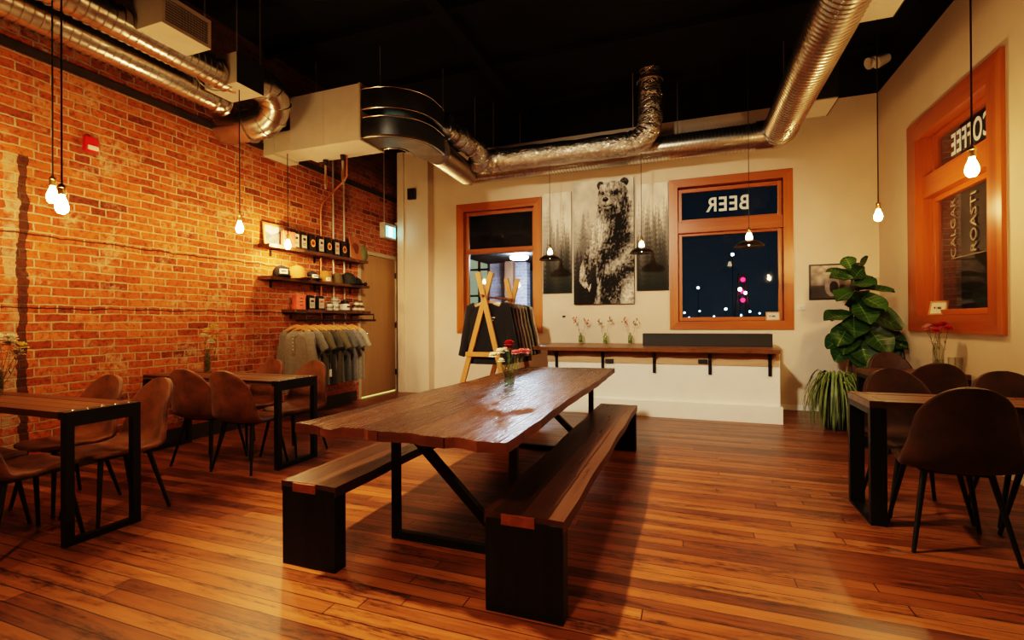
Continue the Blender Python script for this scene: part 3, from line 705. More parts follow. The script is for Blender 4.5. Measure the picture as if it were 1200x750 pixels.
# upper duct with branch boxes and elbow
t = thing('spiral_duct', 'ribbed galvanised duct with two branch boxes and a large elbow turning to the brick wall', 'duct', (-4.30, 1.2, 3.68), group='ribbed ducts under the ceiling')
bm = B(); ribbed(bm, (0, -4.6, 0), (0, 2.3, 0), .125, .06, .009); obj('duct', bm, M['galv'], t)
E_ = [(-4.30, 3.42, 3.70), (-4.30, 3.75, 3.77), (-4.30, 3.97, 3.80), (-4.34, 4.13, 3.70), (-4.49, 4.17, 3.56), (-4.70, 4.12, 3.50), (-5.04, 4.06, 3.47)]
ep = smooth_path([(x+4.30, y-1.2, z-3.68) for x, y, z in E_], 3)
bm = B(); rr = [.128]+[.165]*(len(ep)-1); rr[1] = .15; tube(bm, ep, rr, 28)
obj('elbow', bm, M['galv'], t, angle=20)
bands(t, [(ep[i], ep[i+1]-ep[i-1], .164, .022, .011) for i in (3, 5, 7, 9, 11, 13)]+[(ep[15], ep[16]-ep[14], .165, .03, .022)], 'elbow_band')
for (y0, y1, z0, z1, xf, g) in ((1.40, 1.82, -.05, .20, .40, 1), (2.24, 2.55, -.10, .20, .21, 0)):
    bm = B(); box(bm, -.06 if g else -.22, xf, y0, y1, z0, z1, 0, .004); obj('branch_box', bm, M['vent_white'], t, smooth=False)
    if g: grille(t, xf, y0, y1, z0, z1)
    else:
        bm = B(); box(bm, xf, xf+.008, y0, y1, z0, z1, 0, .002); obj('damper_plate', bm, M['vent_dark'], t, smooth=False)
bm = B(); tube(bm, smooth_path([(.02, 1.95, -.12), (.05, 2.0, -.20), (.08, 2.1, -.22), (.08, 2.2, -.17)], 5), .006, 6); obj('cable', bm, M['conduit'], t)
rods([(.36, 1.80, .2), (.19, 2.26, .2), (.19, 2.53, .2), (0, -1.5, .12)], t)
# fan coil unit
t = thing('fan_coil_unit', 'large off-white sheet metal fan box hung under the ceiling in front of the brick wall', 'air handler', (-4.08, 4.83, 3.36))
bm = B(); box(bm, -.51, .51, -.23, .23, 0, .655, 0, .004); obj('casing', bm, M['fan_white'], t, smooth=False)
bm = B(); box(bm, -.004, .004, -.233, -.23, 0, .655); obj('panel_seam', bm, M['vent_white'], t, smooth=False)
bm = B(); box(bm, .51, .53, -.235, .235, -.004, .66); obj('end_flange', bm, M['vent_white'], t, smooth=False)
for z in (.03, .36):
    bm = B(); box(bm, -.80, -.51, -.19, .19, z, z+.25, 0, .003); box(bm, -.965, -.80, -.21, .21, z-.03, z+.26, 0, .003); obj('side_duct', bm, M['vent_white'] if z < .1 else M['galv_dull'], t, smooth=False)  # lower duct paler as lit, upper one darker as shaded, by material
rods([(-.5, .2, .655), (.5, .2, .655)], t)
# twin curved ducts from the fan box to the back wall run
def rectprof(w, h): return [(-w/2, -h/2), (w/2, -h/2), (w/2, h/2), (-w/2, h/2)]
t = thing('twin_duct', 'pair of dull flat ducts curving out of the white fan box', 'duct', (-3.57, 4.83, 3.6))
def superr(w, h, k, n=32):
    """rectangle (k=0) blending to a circle (k=1)"""
    out = []
    for i in range(n):
        a = 2*PI*(i+.5)/n; c, s = math.cos(a), math.sin(a); e = 1/max(abs(c), abs(s)); f = e*(1-k)+k
        out.append((w/2*c*f, h/2*s*f))
    return out
for z, nm in ((-.095, 'lower_duct'), (.235, 'upper_duct')):
    path = [(.0, 0, 0), (.10, 0, 0)]+[(.10+.36*math.sin(a), .36-.36*math.cos(a), 0) for a in np.linspace(.12, PI/2, 12)]+[(.455, .48, 0), (.44, .62, .0)]
    path = [(x, y, z) for x, y, q in path]
    bm = B(); sweep(bm, path, [superr(.40, .235, 0) for _ in path]); obj(nm, bm, M['galv_dull'], t, angle=30)
    bm = B()
    for s in (-1, 1):
        for h in (-1, 1): sweep(bm, path, [(s*.2+a, h*.1175+b) for a, b in circ(.007, 6)])
    box(bm, .0, .025, -.215, .215, z-.135, z+.135); obj('seam', bm, M['galv'], t)
path = smooth_path([(.44, .62, -.095), (.40, .85, -.05), (.34, 1.0, -.02)], 4); n = len(path)
bm = B(); sweep(bm, path, [superr(.40+(.34-.40)*i/(n-1), .235+(.34-.235)*i/(n-1), i/(n-1)) for i in range(n)]); obj('transition', bm, M['galv_dull'], t)
bm = B(); ribbed(bm, (.34, 1.0, -.02), (.14, 2.36, .09), .160, .05, .012); obj('round_pipe', bm, M['galv'], t)
path = smooth_path([(.44, .62, .235), (.45, .85, .26), (.46, 1.0, .27)], 4)
bm = B(); sweep(bm, path, [superr(.40+(.24-.40)*i/(n-1), .235, i/(n-1)) for i in range(n)]); obj('transition', bm, M['galv'], t)
bm = B(); ribbed(bm, (.46, 1.0, .27), (.48, 1.22, .275), .115, .045, .012); obj('round_pipe', bm, M['galv'], t)
path = smooth_path([(.48, 1.2, .275), (.52, 1.5, .27), (.60, 1.72, .22), (.58, 1.92, .14), (.46, 2.04, .13)], 5)
bm = B(); tube(bm, path, .15, 24); obj('foil_bend', bm, M['foil'], t)
bands(t, [(path[i], path[i+1]-path[i-1], .152, .025, .012) for i in (3, 8, 13)]+[((.46, 1.0, .27), (0, 1, 0), .14, .03, .02)])
bm = B(); tube(bm, smooth_path([(.44, 1.12, .40), (.44, 1.13, .49), (.47, 1.15, .52), (.50, 1.16, .48), (.5, 1.17, .40)], 5), .009, 8); obj('handle_loop', bm, M['galv'], t)
rods([(.46, .95, .38), (.52, 1.85, .3)], t)
# corrugated run along the back wall
t = thing('spiral_duct', 'long corrugated duct running along the top of the back wall above the windows', 'duct', (-1.15, 7.32, 3.76), group='ribbed ducts under the ceiling')
bm = B(); ribbed(bm, (-2.40, 0, -.02), (2.22, 0, 0), .172, .048, .014); obj('duct', bm, M['galv'], t)
bands(t, [((-2.3, 0, -.02), (1, 0, 0), .185, .03, .012)])
rods([(-1.4, 0, .18), (1.0, 0, .18)], t)
# foil-wrapped duct with riser
t = thing('foil_duct', 'crinkled foil-wrapped duct in front of the back wall run, turning up into the black ceiling', 'duct', (-1.9, 6.93, 3.74))
el = [(-1.22, 0, .02), (-.9, 0, .02), (0, 0, 0), (1.0, 0, 0), (1.16, 0, .01), (1.29, -.0, .06), (1.37, -.0, .16), (1.40, -.0, .30), (1.40, 0, .6), (1.40, 0, .97)]
path = smooth_path(el, 6); bm = B(); rr = [.165*(1+.035*math.sin(i*2.1)+.02*math.sin(i*5.3)) for i in range(len(path))]; tube(bm, path, rr, 26); obj('duct', bm, M['foil'], t)
bands(t, [((-1.05, 0, .02), (1, 0, 0), .172, .05, .01), ((-.85, 0, .02), (1, 0, 0), .172, .03, .008), ((1.40, 0, .84), (0, 0, 1), .17, .035, .012)])
rods([(-.95, -.0, .17), (1.18, -.12, .15)], t)
# big spiral duct over the right side
t = thing('spiral_duct', 'large spiral-seamed duct crossing the ceiling at right toward the camera, with two vent boxes', 'duct', (1.15, 4.4, 3.78), group='ribbed ducts under the ceiling')
bm = B(); ribbed(bm, (.02, -5.6, .02), (-.02, 2.72, -.01), .199, .06, .007, 36); obj('duct', bm, M['galv'], t)
ep = [(-.02, 2.70, -.01), (-.03, 2.82, -.01), (-.08, 2.90, -.02), (-.16, 2.92, -.02), (-.3, 2.92, -.02)]
bm = B(); tube(bm, ep, [.203]*3+[.195, .19], 30); obj('elbow', bm, M['galv'], t)
bands(t, [((-.02, 2.66, -.01), (0, 1, 0), .203, .03, .012), ((-.02, 2.76, -.01), (0, 1, 0), .203, .02, .012)])
for (y0, y1, z0, z1, x1) in ((-.45, .23, -.13, .25, .375), (1.84, 2.33, -.08, .34, .40)):
    bm = B(); box(bm, .06, x1, y0, y1, z0, z1, 0, .004); obj('vent_box', bm, M['vent_white'], t, smooth=False)
    bm = B(); box(bm, x1, x1+.01, y0-.01, y1+.01, z0, z1+.01, 0, .002); box(bm, .1, x1, y0-.006, y0, z0+.015, z1); obj('vent_face', bm, M['vent_dark'], t, smooth=False)
rods([(0, -1, .2), (-.05, 2.3, .2)], t)
# ------------------------------------------------------------------ pendants
def bulb_pendant(label, x, y, z, top=ZC-.02):
    t = thing('bulb_pendant', label, 'lamp', (x, y, z), group='bare bulb pendants')
    bm = B(); lathe(bm, [(0, -.075), (.018, -.072), (.030, -.055), (.034, -.035), (.031, -.012), (.021, .015), (.014, .035), (.013, .045)], 20); obj('bulb', bm, M['bulb'], t)
    bm = B(); lathe(bm, [(.0, .043), (.019, .043), (.021, .05), (.019, .085), (.022, .088), (.022, .096), (.012, .108), (.006, .118), (0, .118)], 18); obj('socket', bm, M['brass'], t)
    bm = B(); tube(bm, [(0, 0, .11), (0, 0, top-z)], .0052, 8); obj('cord', bm, M['cord'], t)
    return t
bulb_pendant('glowing bare bulb on a long cord nearest the camera at the left', -3.70, 1.86, 2.02)
bulb_pendant('bare bulb close behind the nearest left bulb, hanging a little higher', -4.12, 2.02, 2.16)
bulb_pendant('bare bulb over the second left table in front of the brick wall', -4.205, 3.565, 2.226, 3.58)
bulb_pendant('bare bulb hanging in front of the top merchandise shelf', -4.716, 4.685, 2.25, 3.37)
bulb_pendant('bare bulb in front of the right-hand window, over the nearest right table', 1.616, 3.72, 2.19)
bulb_pendant('bare bulb in the back right corner above the fig tree', 1.74, 5.68, 2.29)
def bowl_pendant(label, x, y, z, top=ZC-.02):
    t = thing('bowl_pendant', label, 'lamp', (x, y, z), group='dark bowl pendants before the back wall')
    bm = B(); lathe(bm, [(0, .055), (.04, .052), (.085, .038), (.135, .008), (.160, -.02), (.163, -.032), (.158, -.030), (.13, -.004), (.08, .028), (0, .040)], 32); obj('bowl_shade', bm, M['bowl'], t)
    bm = B(); ball(bm, (0, 0, .012), .024, 14); obj('bulb', bm, M['bowl_bulb'], t)
    bm = B(); lathe(bm, [(.034, .052), (.038, .07), (.034, .10), (.024, .125), (.016, .14)], 20); obj('glass_neck', bm, M['bulb_dim'], t)
    bm = B(); lathe(bm, [(0, .135), (.02, .135), (.022, .15), (.018, .185), (.008, .20), (0, .20)], 16); obj('socket', bm, M['brass'], t)
    bm = B(); tube(bm, [(0, 0, .19), (0, 0, top-z)], .004, 6); obj('cord', bm, M['cord'], t)
bowl_pendant('dark bowl pendant farthest left, between the left window and the bear canvas', -1.955, 6.95, 2.20, 3.585)
bowl_pendant('dark bowl pendant at the right edge of the bear canvas', -.626, 6.92, 2.225, 3.585)
bowl_pendant('largest dark bowl pendant, in front of the lettered window', .655, 6.25, 2.14)
# ------------------------------------------------------------------ ledge
t = thing('wall_ledge', 'thick live-edge wooden ledge shelf on black brackets under the lettered window', 'ledge', (-.54, 6.97, .858))
bm = B(); vs_t = []; n = 40; fr = []; 
for i in range(n+1):
    u = i/n; x = -1.54+3.06*u; fr.append((x, -.66+.012*math.sin(i*.9)+.008*math.sin(i*2.3)+(.05*(1-u*12) if u < 1/12 else 0)))
back = [(1.555, .68), (-1.585, .68)]
pts = fr+back
top = [bm.verts.new((x, y, .045)) for x, y in pts]; bot = [bm.verts.new((x, y+(.012 if k <= n else 0), .0)) for k, (x, y) in enumerate(pts)]
bm.faces.new(top); bm.faces.new(bot[::-1])
for i in range(len(pts)):
    j = (i+1) % len(pts); bm.faces.new((bot[i], bot[j], top[j], top[i]))
obj('board', bm, M['ledge_wood'], t, smooth=False)
for x in (-1.21, -.57, .10, .77, 1.44):
    bm = B(); box(bm, x-.019, x+.019, -.452, -.435, -.285, 0, 0, .002); box(bm, x-.019, x+.019, -.64, -.44, -.012, 0); bar(bm, (x, -.60, -.01), (x, -.45, -.16), .01, .012)
    obj('bracket', bm, M['black_steel'], t, smooth=False)
for x, z, l in ((-1.02, .715, 'black outlet box under the ledge near its left end'), (.147, .735, 'black outlet box under the ledge beside the fourth bracket')):
    bm = B(); box(bm, x-.055, x+.055, 6.51, 6.535, z-.028, z+.028, 0, .003); solo('outlet_box', bm, M['black_plastic'], l, 'outlet', 'outlet boxes under the ledge', smooth=False)
t = thing('planter_box', 'long low black timber planter box on the right part of the ledge', 'planter', (.185, 7.07, .903))
bm = B()
for y in (-.10, .08): box(bm, -.81, .81, y, y+.02, 0, .17, 0, .003)
for x in (-.81, .79): box(bm, x, x+.02, -.08, .08, 0, .17, 0, .003)
box(bm, -.79, .79, -.08, .08, .005, .02); obj('box', bm, M['planter'], t, smooth=False)
bm = B(); box(bm, -.79, .79, -.08, .08, .02, .15); obj('filling', bm, M['soil'], t, smooth=False)

# ------------------------------------------------------------------ bottles and flowers
def bottle(label, loc, r, h, neck, group, water=0, mat_='glass'):
    t = thing('bottle_vase', label, 'vase', loc, group=group)
    bm = B(); hs = h*.62
    lathe(bm, [(0, .003), (r*.9, .003), (r, .012), (r, hs), (r*.95, hs+.02), (neck, h*.82), (neck, h*.97), (neck*1.18, h*.975), (neck*1.18, h), (neck*.85, h), (neck*.85, h*.83), (r*.86, hs+.012), (r*.90, hs), (r*.9, .014), (0, .010)], 24)
    obj('glass', bm, M[mat_], t)
    if water:
        bm = B(); lathe(bm, [(0, .012), (r*.88, .013), (r*.88, water*h), (0, water*h)], 20); obj('water', bm, M['water'], t)
    return t
def ruffle(bm, c, r, petals, rn, tilt=.5):
    """carnation head: layers of frilled petals making a ball"""
    for ring_ in range(4):
        up = (-.15, .35, .9, 2.2)[ring_]; m = petals-ring_; rr = r*(1.0, 1.0, .95, .85)[ring_]
        for k in range(m):
            a = 2*PI*(k+.5*ring_)/m+rn.uniform(-.2, .2)
            d = V((math.cos(a), math.sin(a), up)).normalized(); s = V((-math.sin(a), math.cos(a), 0)); p = V(c)
            row = [bm.verts.new(p+d*rr*(1+(.10 if q % 2 else -.08))+s*((q-2)/2)*rr*.5+V((0, 0, rn.uniform(-.1, .1)*rr))) for q in range(5)]
            b0 = bm.verts.new(p-s*rr*.12); b1 = bm.verts.new(p+s*rr*.12)
            for q in range(4): bm.faces.new((row[q], row[q+1], b1 if q > 1 else b0))
            bm.faces.new((b0, row[2], b1))
def flower(name, label, base, tip, r, col, group, rn, bend=.02, leaves=2, kind='carnation', stem='stem'):
    t = thing(name, label, 'flower', base, group=group)
    b = V(base); d = V(tip)-b; mid = d*.55+V((rn.uniform(-bend, bend), rn.uniform(-bend, bend), 0))
    path = smooth_path([(0, 0, 0), mid, d], 6); bm = B(); tube(bm, path, .0017, 6)
    for k in range(leaves):
        p = path[5+k*2]; a = rn.uniform(0, 6.28); e = V((math.cos(a)*.035, math.sin(a)*.035, .04)); sd = V((-math.sin(a), math.cos(a), 0))*.004
        m1 = p+e*.5
        bm.faces.new([bm.verts.new(p), bm.verts.new(m1+sd), bm.verts.new(p+e), bm.verts.new(m1-sd)])
    obj('stem', bm, M[stem], t)
    bm = B(); 
    if kind == 'carnation':
        ruffle(bm, d, r*1.12, 9, rn); lathe(bm, [(0, -.012), (r*.3, -.008), (r*.36, .004), (0, .006)], 8, c=tuple(d))
    elif kind == 'sprig':
        for k in range(7):
            p = d+V((rn.uniform(-1, 1)*r, rn.uniform(-1, 1)*r*.6, rn.uniform(-1.6, .8)*r)); ball(bm, p, r*.24, 6, sz=1.3)
            tube(bm, [path[-3], p], .0013, 4)
    obj('bloom', bm, col, t, angle=180); return t
rn = random.Random(11)
C = {}
for k, c in (('white', (.80, .76, .62)), ('pink', (.75, .26, .25)), ('red', (.40, .012, .012)), ('magenta', (.62, .03, .09)), ('palepink', (.75, .40, .36)), ('yellow', (.78, .62, .22)), ('coral', (.62, .10, .05)), ('bud', (.20, .13, .07)), ('peach', (.72, .40, .16))):
    C[k] = mat(k+'_petals', c, .6, var=.2, scale=60)
# vase on the long table
bottle('faceted clear glass jar vase standing on the long table', (-1.325, 3.52, .752), .043, .175, .032, None, .55)
for i, (dx, dz, c, r, l) in enumerate(((-.115, .235, 'white', .030, 'white carnation lowest at the far left of the table jar'), (-.070, .262, 'white', .032, 'white carnation leaning left in the table jar'), (-.035, .275, 'white', .026, 'small white carnation left of the red one in the table jar'),
    (-.055, .195, 'white', .024, 'white bud hanging low over the rim of the table jar'), (.000, .325, 'red', .034, 'tall deep red flower at the top of the table jar'), (-.012, .290, 'red', .028, 'second red flower just under the tallest one in the table jar'), (.055, .255, 'pink', .027, 'pink carnation right of the red flowers in the table jar'), (.095, .262, 'pink', .028, 'pink carnation between the other two pink ones in the table jar'), (.128, .258, 'pink', .029, 'pink carnation farthest right in the table jar'))):
    flower('carnation', l, (-1.325+dx*.12, 3.52+.01*(i % 3-1), .764), (-1.325+dx*.94, 3.52+dx*.34+.025*(i % 3-1), .752+dz), r, C[c], 'flowers in the table jar', rn, .012, 3)
# three bottles on the ledge
for i, (x, w, c) in enumerate(((-1.62, 'left', 'coral'), (-1.235, 'middle', 'bud'), (-.855, 'right', 'coral'))):
    bottle(['small stubby glass bottle on the ledge, leftmost of the three', 'small glass bottle on the ledge, middle of the three', 'small glass bottle on the ledge next to the black planter'][i], (x, 7.50, .903), .034, .165, .015, 'small bottles on the ledge', .3, 'glass_green')
    for s, c2 in ((-1, c), (1, 'bud' if i else 'coral')):
        flower('dried_sprig', 'dried sprig with %s buds leaning %s in the %s ledge bottle' % ('red' if c2 == 'coral' else 'brown', 'left' if s < 0 else 'right', ('leftmost', 'middle', 'rightmost')[i]), (x-.008*s, 7.50, .93), (x+s*.085, 7.49, 1.25+.02*((i+s) % 3)), .042, C[c2], 'dried sprigs in the ledge bottles', rn, .02, 4, 'sprig', 'dry_stem')
# left tables
bottle('narrow green-tinted bottle of flowers on the second left table, by the brick wall', (-4.50, 3.44, .757), .032, .24, .014, 'bottles on the left tables', .5, 'glass_green')
for i, (dx, dy, dz, c) in enumerate(((-.05, .03, .42, 'yellow'), (.03, .05, .46, 'yellow'), (.01, -.05, .37, 'white'), (.08, .04, .38, 'peach'), (-.02, .08, .35, 'yellow'), (.06, -.01, .31, 'white'))):
    flower('carnation', ['yellow flower on the left of the second left table bottle', 'tallest yellow flower in the bottle on the second left table', 'cream flower nearest the camera in the second left table bottle', 'peach flower at the right of the second left table bottle', 'yellow flower lowest toward the wall in the second left table bottle', 'lowest cream flower in the bottle on the second left table'][i], (-4.50+dx*.05, 3.44+dy*.05, .775), (-4.50+dx, 3.44+dy, .757+dz), .030, C[c], 'flowers on the second left table', rn, .02, 4)
bottle('bottle of white flowers at the left edge on the nearest left table', (-4.56, 1.92, .757), .032, .22, .014, 'bottles on the left tables', .5, 'glass_green')
for i, (dx, dy, dz, c) in enumerate(((.10, .05, .33, 'white'), (.08, .02, .40, 'white'), (.13, .05, .38, 'yellow'), (.05, -.02, .44, 'white'), (.12, .0, .44, 'white'))):
    flower('carnation', ['lowest white flower at the left edge over the nearest left table', 'white flower in the middle of the left edge bunch', 'yellowish flower farthest right in the left edge bunch', 'white flower cut by the left edge of the picture', 'topmost white flower of the left edge bunch'][i], (-4.56+dx*.05, 1.92, .775), (-4.56+dx*1.35, 1.92+dy, .757+dz-.04), .034, C[c], 'flowers on the nearest left table', rn, .02, 4)
# right corner table
bottle('tall clear bottle of pink carnations on the corner table', (2.18, 5.62, .757), .042, .33, .018, None, .35)
for i, (dx, dy, dz, c) in enumerate(((-.10, -.02, .40, 'palepink'), (-.06, .03, .42, 'palepink'), (-.03, -.04, .375, 'magenta'), (.00, .0, .425, 'magenta'), (.05, .03, .44, 'magenta'), (.06, -.04, .40, 'magenta'))):
    flower('carnation', ['pale pink carnation farthest left in the corner table bottle', 'pale pink carnation beside the magenta ones in the corner table bottle', 'small magenta carnation under the pale pink ones', 'magenta carnation in the middle of the corner table bottle', 'topmost magenta carnation in the corner table bottle', 'magenta carnation farthest right in the corner table bottle'][i], (2.18-dx*.1, 5.62, .77), (2.18+dx, 5.62+dy, .757+dz), .034, C[c], 'carnations on the corner table', rn, .03, 2)
for x, l in ((2.262, 'slim glass tumbler beside the carnation bottle on the corner table'), (2.315, 'second glass tumbler on the corner table, against the wall')):
    t = thing('tumbler', l, 'glass', (x, 5.58, .757), group='tumblers on the corner table')
    bm = B(); lathe(bm, [(0, .003), (.024, .003), (.028, .14), (.026, .14), (.022, .012), (0, .012)], 20); obj('glass', bm, M['glass'], t)

# ------------------------------------------------------------------ garments
def garment(name, label, cat, loc, m, w, h, sleeve, group, long_=False, hood=False, buttons=False, tagc=None, seed=0, print_=None, sl=None):
    """hangs from loc (neck centre top); width along x, front faces -y"""
    rg = random.Random(seed); t = thing(name, label, cat, loc, group=group); bm = B(); n = 40
    ph = [rg.uniform(0, 6.28) for _ in range(6)]
    def ringv(z, a, b, fold, x0=0):
        out = []
        for k in range(n):
            th = 2*PI*k/n; c, s = math.cos(th), math.sin(th)
            f = fold*(math.sin(5*th+ph[0]+z*2)+.6*math.sin(9*th+ph[1]-z*3)+.35*math.sin(14*th+ph[2]))
            out.append((x0+(a+f*.4)*math.copysign(abs(c)**.7, c), (b+f)*math.copysign(abs(s)**.8, s)))
        return out
    zs = [-.005, -.025, -.045, -.075, -.11, -.17, -.25, -.35, -.5, -h*.85, -h]
    ws = [.075, .10, .15, w*.44, w*.49, w*.485, w*.475, w*.47, w*.47, w*.475, w*.48]
    ds = [.035, .042, .048, .05, .052, .055, .055, .052, .05, .05, .05]; fo = [0, .001, .002, .004, .006, .008, .01, .012, .014, .017, .019]
    rings = []
    for z, a, b, f in zip(zs, ws, ds, fo): rings.append([bm.verts.new((x, y, z)) for x, y in ringv(z, a, b, f)])
    for a, b in zip(rings, rings[1:]):
        for k in range(n): bm.faces.new((a[k], a[(k+1) % n], b[(k+1) % n], b[k]))
    for s in (-1, 1):
        L = sleeve; a = V((s*(w*.40), 0, -.085)); out = .55 if not long_ else .26
        d = V((s*out, rg.uniform(-.05, .05), -1)).normalized(); k = 9 if long_ else 6; pts = [a+V((-s*.06, 0, .03)), a]; rr = []
        for q in range(1, k): pts.append(a+d*L*q/(k-1)+V((0, .01*math.sin(q*1.3+ph[3]), 0)))
        rads = [.075, .09]+[(.088-.012*q/(k-1)) if not long_ else (.082-.036*q/(k-1)) for q in range(1, k)]
        profs = [[(r*.62*math.cos(2*PI*i/18)*(1+.10*math.sin(4*2*PI*i/18+ph[4])), r*math.sin(2*PI*i/18)*(1+.08*math.sin(5*2*PI*i/18+j))) for i in range(18)] for j, r in enumerate(rads)]
        sweep(bm, pts, profs, up=(0, 1, 0) if False else (1, 0, .01), cap=True)
    if hood:
        for k in range(1): ball(bm, (0, .075, -.05), .11, 16, sx=1.05, sy=.55, sz=1.15)
    obj('fabric', bm, m, t, angle=80)
    bm = B(); sweep(bm, [(.085*math.cos(a), -.042*math.sin(a)*1.1-.004, -.022-.05*max(0, math.sin(a))) for a in np.linspace(0, 2*PI, 25)[:-1]], circ(.009, 6)); obj('collar', bm, m, t)
    if buttons:
        bm = B(); box(bm, -.016, .016, -.066, -.052, -.30, -.075, 0, .004); pk_ = obj('placket', bm, m, t)
        for k in range(4):
            bm = B(); ball(bm, (0, -.068, -.10-.045*k), .008, 10, sy=.5); obj('button', bm, M['paper'], pk_)
        bm = B(); box(bm, -.045, .045, .022, .026, -.055, -.025); obj('neck_label', bm, M['paper'], t, smooth=False)
    if tagc:
        bm = B(); box(bm, w*.40, w*.405, -.075, -.03, -.62, -.52); tube(bm, [(w*.40, -.05, -.52), (w*.38, -.05, -.44)], .0015, 4); obj('price_tag', bm, M['paper'], t, smooth=False)
    if print_:
        bm = B(); 
        for k in range(3): box(bm, .05, .05+.07-.02*k, -.066, -.062, -.20-.035*k, -.185-.035*k)
        obj('chest_print', bm, M['paper'], t, smooth=False)
    return t
def hanger(loc, label, group, w=.42):
    t = thing('coat_hanger', label, 'hanger', loc, group=group); bm = B()
    path = [(w/2*u, 0, -.055-.075*abs(u)**1.3) for u in np.linspace(-1, 1, 15)]
    sweep(bm, path, [(-.011, -.016), (.011, -.016), (.011, .016), (-.011, .016)], up=(0, 0, 1)); obj('arm', bm, M['hanger_wood'], t, angle=50)
    bm = B(); pts = [(0, 0, -.045), (0, 0, -.012)]+[(.024*math.sin(a), 0, .012-.024*math.cos(a)) for a in np.linspace(.3, 4.3, 10)]; tube(bm, pts, .0028, 6); obj('hook', bm, M['chrome'], t)
fab = lambda n, c: mat(n, c, .9, var=.16, scale=30, bstr=.1, sheen=.3)
G = dict(grey=fab('light_grey_knit', (.20, .185, .16)), grey2=fab('mid_grey_knit', (.13, .12, .105)), olive=fab('olive_jersey', (.075, .062, .03)), dark=fab('dark_olive_jersey', (.03, .027, .016)), slate=fab('slate_jersey', (.065, .066, .062)), sand=fab('sand_jersey', (.27, .23, .165)), black=fab('black_fleece', (.007, .006, .0055)),
    brown=fab('dark_brown_fleece', (.032, .017, .011)), maroon=fab('brown_maroon_fleece', (.10, .046, .03)), taupe=fab('taupe_fleece', (.19, .14, .088)), moss=fab('moss_fleece', (.15, .145, .085)), cream=fab('cream_fleece', (.44, .36, .24)))
# shirts on the pipe rail below the lowest shelf
RX, RZ = -4.69, 1.285
sh = [('long_sleeve_shirt', 'light grey long-sleeved buttoned shirt, first on the wall rail', 'grey', 4.80, True), ('t_shirt', 'mid grey shirt behind the long-sleeved grey one on the wall rail', 'grey2', 4.95, False), ('t_shirt', 'olive t-shirt third on the wall rail, with a paler sleeve', 'olive', 5.10, False), ('t_shirt', 'dark olive t-shirt with a white price tag on the wall rail', 'dark', 5.24, False),
      ('t_shirt', 'olive t-shirt behind the dark tagged one on the wall rail', 'olive', 5.39, False), ('t_shirt', 'slate grey t-shirt toward the door end of the wall rail', 'slate', 5.54, False), ('t_shirt', 'grey t-shirt last but one on the wall rail', 'grey2', 5.69, False), ('t_shirt', 'sand coloured t-shirt last on the wall rail, next to the door', 'sand', 5.84, False)]
hl = ['pale wooden hanger holding the long-sleeved grey shirt', 'wooden hanger of the mid grey shirt behind the first', 'wooden hanger of the third shirt, an olive one, on the wall rail', 'wooden hanger of the dark shirt with a price tag', 'wooden hanger of the olive shirt behind the dark tagged one', 'wooden hanger of the slate grey t-shirt', 'wooden hanger of the last but one grey t-shirt', 'wooden hanger nearest the door on the wall rail']
for i, (nm, l, c, y, lg) in enumerate(sh):
    hanger((RX, y, RZ-.018), hl[i], 'hangers on the wall rail', .42)
    garment(nm, l, 'shirt', (RX, y, RZ-.135), G[c], .48, .80 if lg else .72, .66 if lg else .20, 'shirts on the wall rail', long_=lg, buttons=lg, tagc=(i == 3), seed=i)
# clothes rack
t = thing('clothes_rack', 'honey pine clothes rack with crossed A-shaped ends in front of the left window', 'rack', (-2.48, 6.2, 0))
for y in (-.50, .52):
    for s, (xt, xb) in enumerate(((-.085, .385), (.090, -.46))):
        bm = B(); dy = -.022 if s == 0 else .022; bar(bm, (xb, y+dy, 0.012), (xt, y+dy, 1.89), .066, .04, (0, 1, 0), 0, .004); obj('leg', bm, M['rack_wood'], t, smooth=False)
    bm = B(); bar(bm, (-.27, y, .83), (.185, y, .83), .036, .06, (0, 0, 1), 0, .004); obj('cross_bar', bm, M['rack_wood'], t, smooth=False)
bm = B(); tube(bm, [(0, -.62, 1.585), (0, .64, 1.565)], .017, 14); obj('rail', bm, mat('dark_rail_wood', (.30, .11, .035), .45), t)
hd = [('black hooded sweatshirt with a small print, first on the pine rack', 'black'), ('dark brown sweatshirt second on the pine rack', 'brown'), ('maroon brown sweatshirt third on the pine rack', 'maroon'), ('taupe sweatshirt fourth on the pine rack', 'taupe'), ('darker taupe sweatshirt in the middle of the far half of the pine rack', 'taupe'), ('moss green sweatshirt next to the cream one on the pine rack', 'moss'), ('dark sweatshirt between the moss and cream ones on the pine rack', 'black'), ('cream sweatshirt last on the pine rack, nearest the back wall', 'cream')]
hl = ['wooden hanger of the black printed sweatshirt on the pine rack', 'wooden hanger of the dark brown sweatshirt', 'wooden hanger of the maroon brown sweatshirt', 'wooden hanger of the fourth, taupe sweatshirt', 'wooden hanger of the second taupe sweatshirt', 'wooden hanger of the moss green sweatshirt', 'wooden hanger of the dark sweatshirt before the cream one', 'wooden hanger of the cream sweatshirt']
for i, (l, c) in enumerate(hd):
    y = 5.80+.125*i; z = 1.585-.02*(y-5.58)/1.26
    hanger((-2.48, y, z-.01), hl[i], 'hangers on the pine rack', .44)
    garment('hooded_sweatshirt', l, 'sweatshirt', (-2.48, y, z-.085), G[c], .58+.01*i, .80, .64, 'sweatshirts on the pine rack', long_=True, seed=20+i, print_=(i == 0)).scale.y = .70

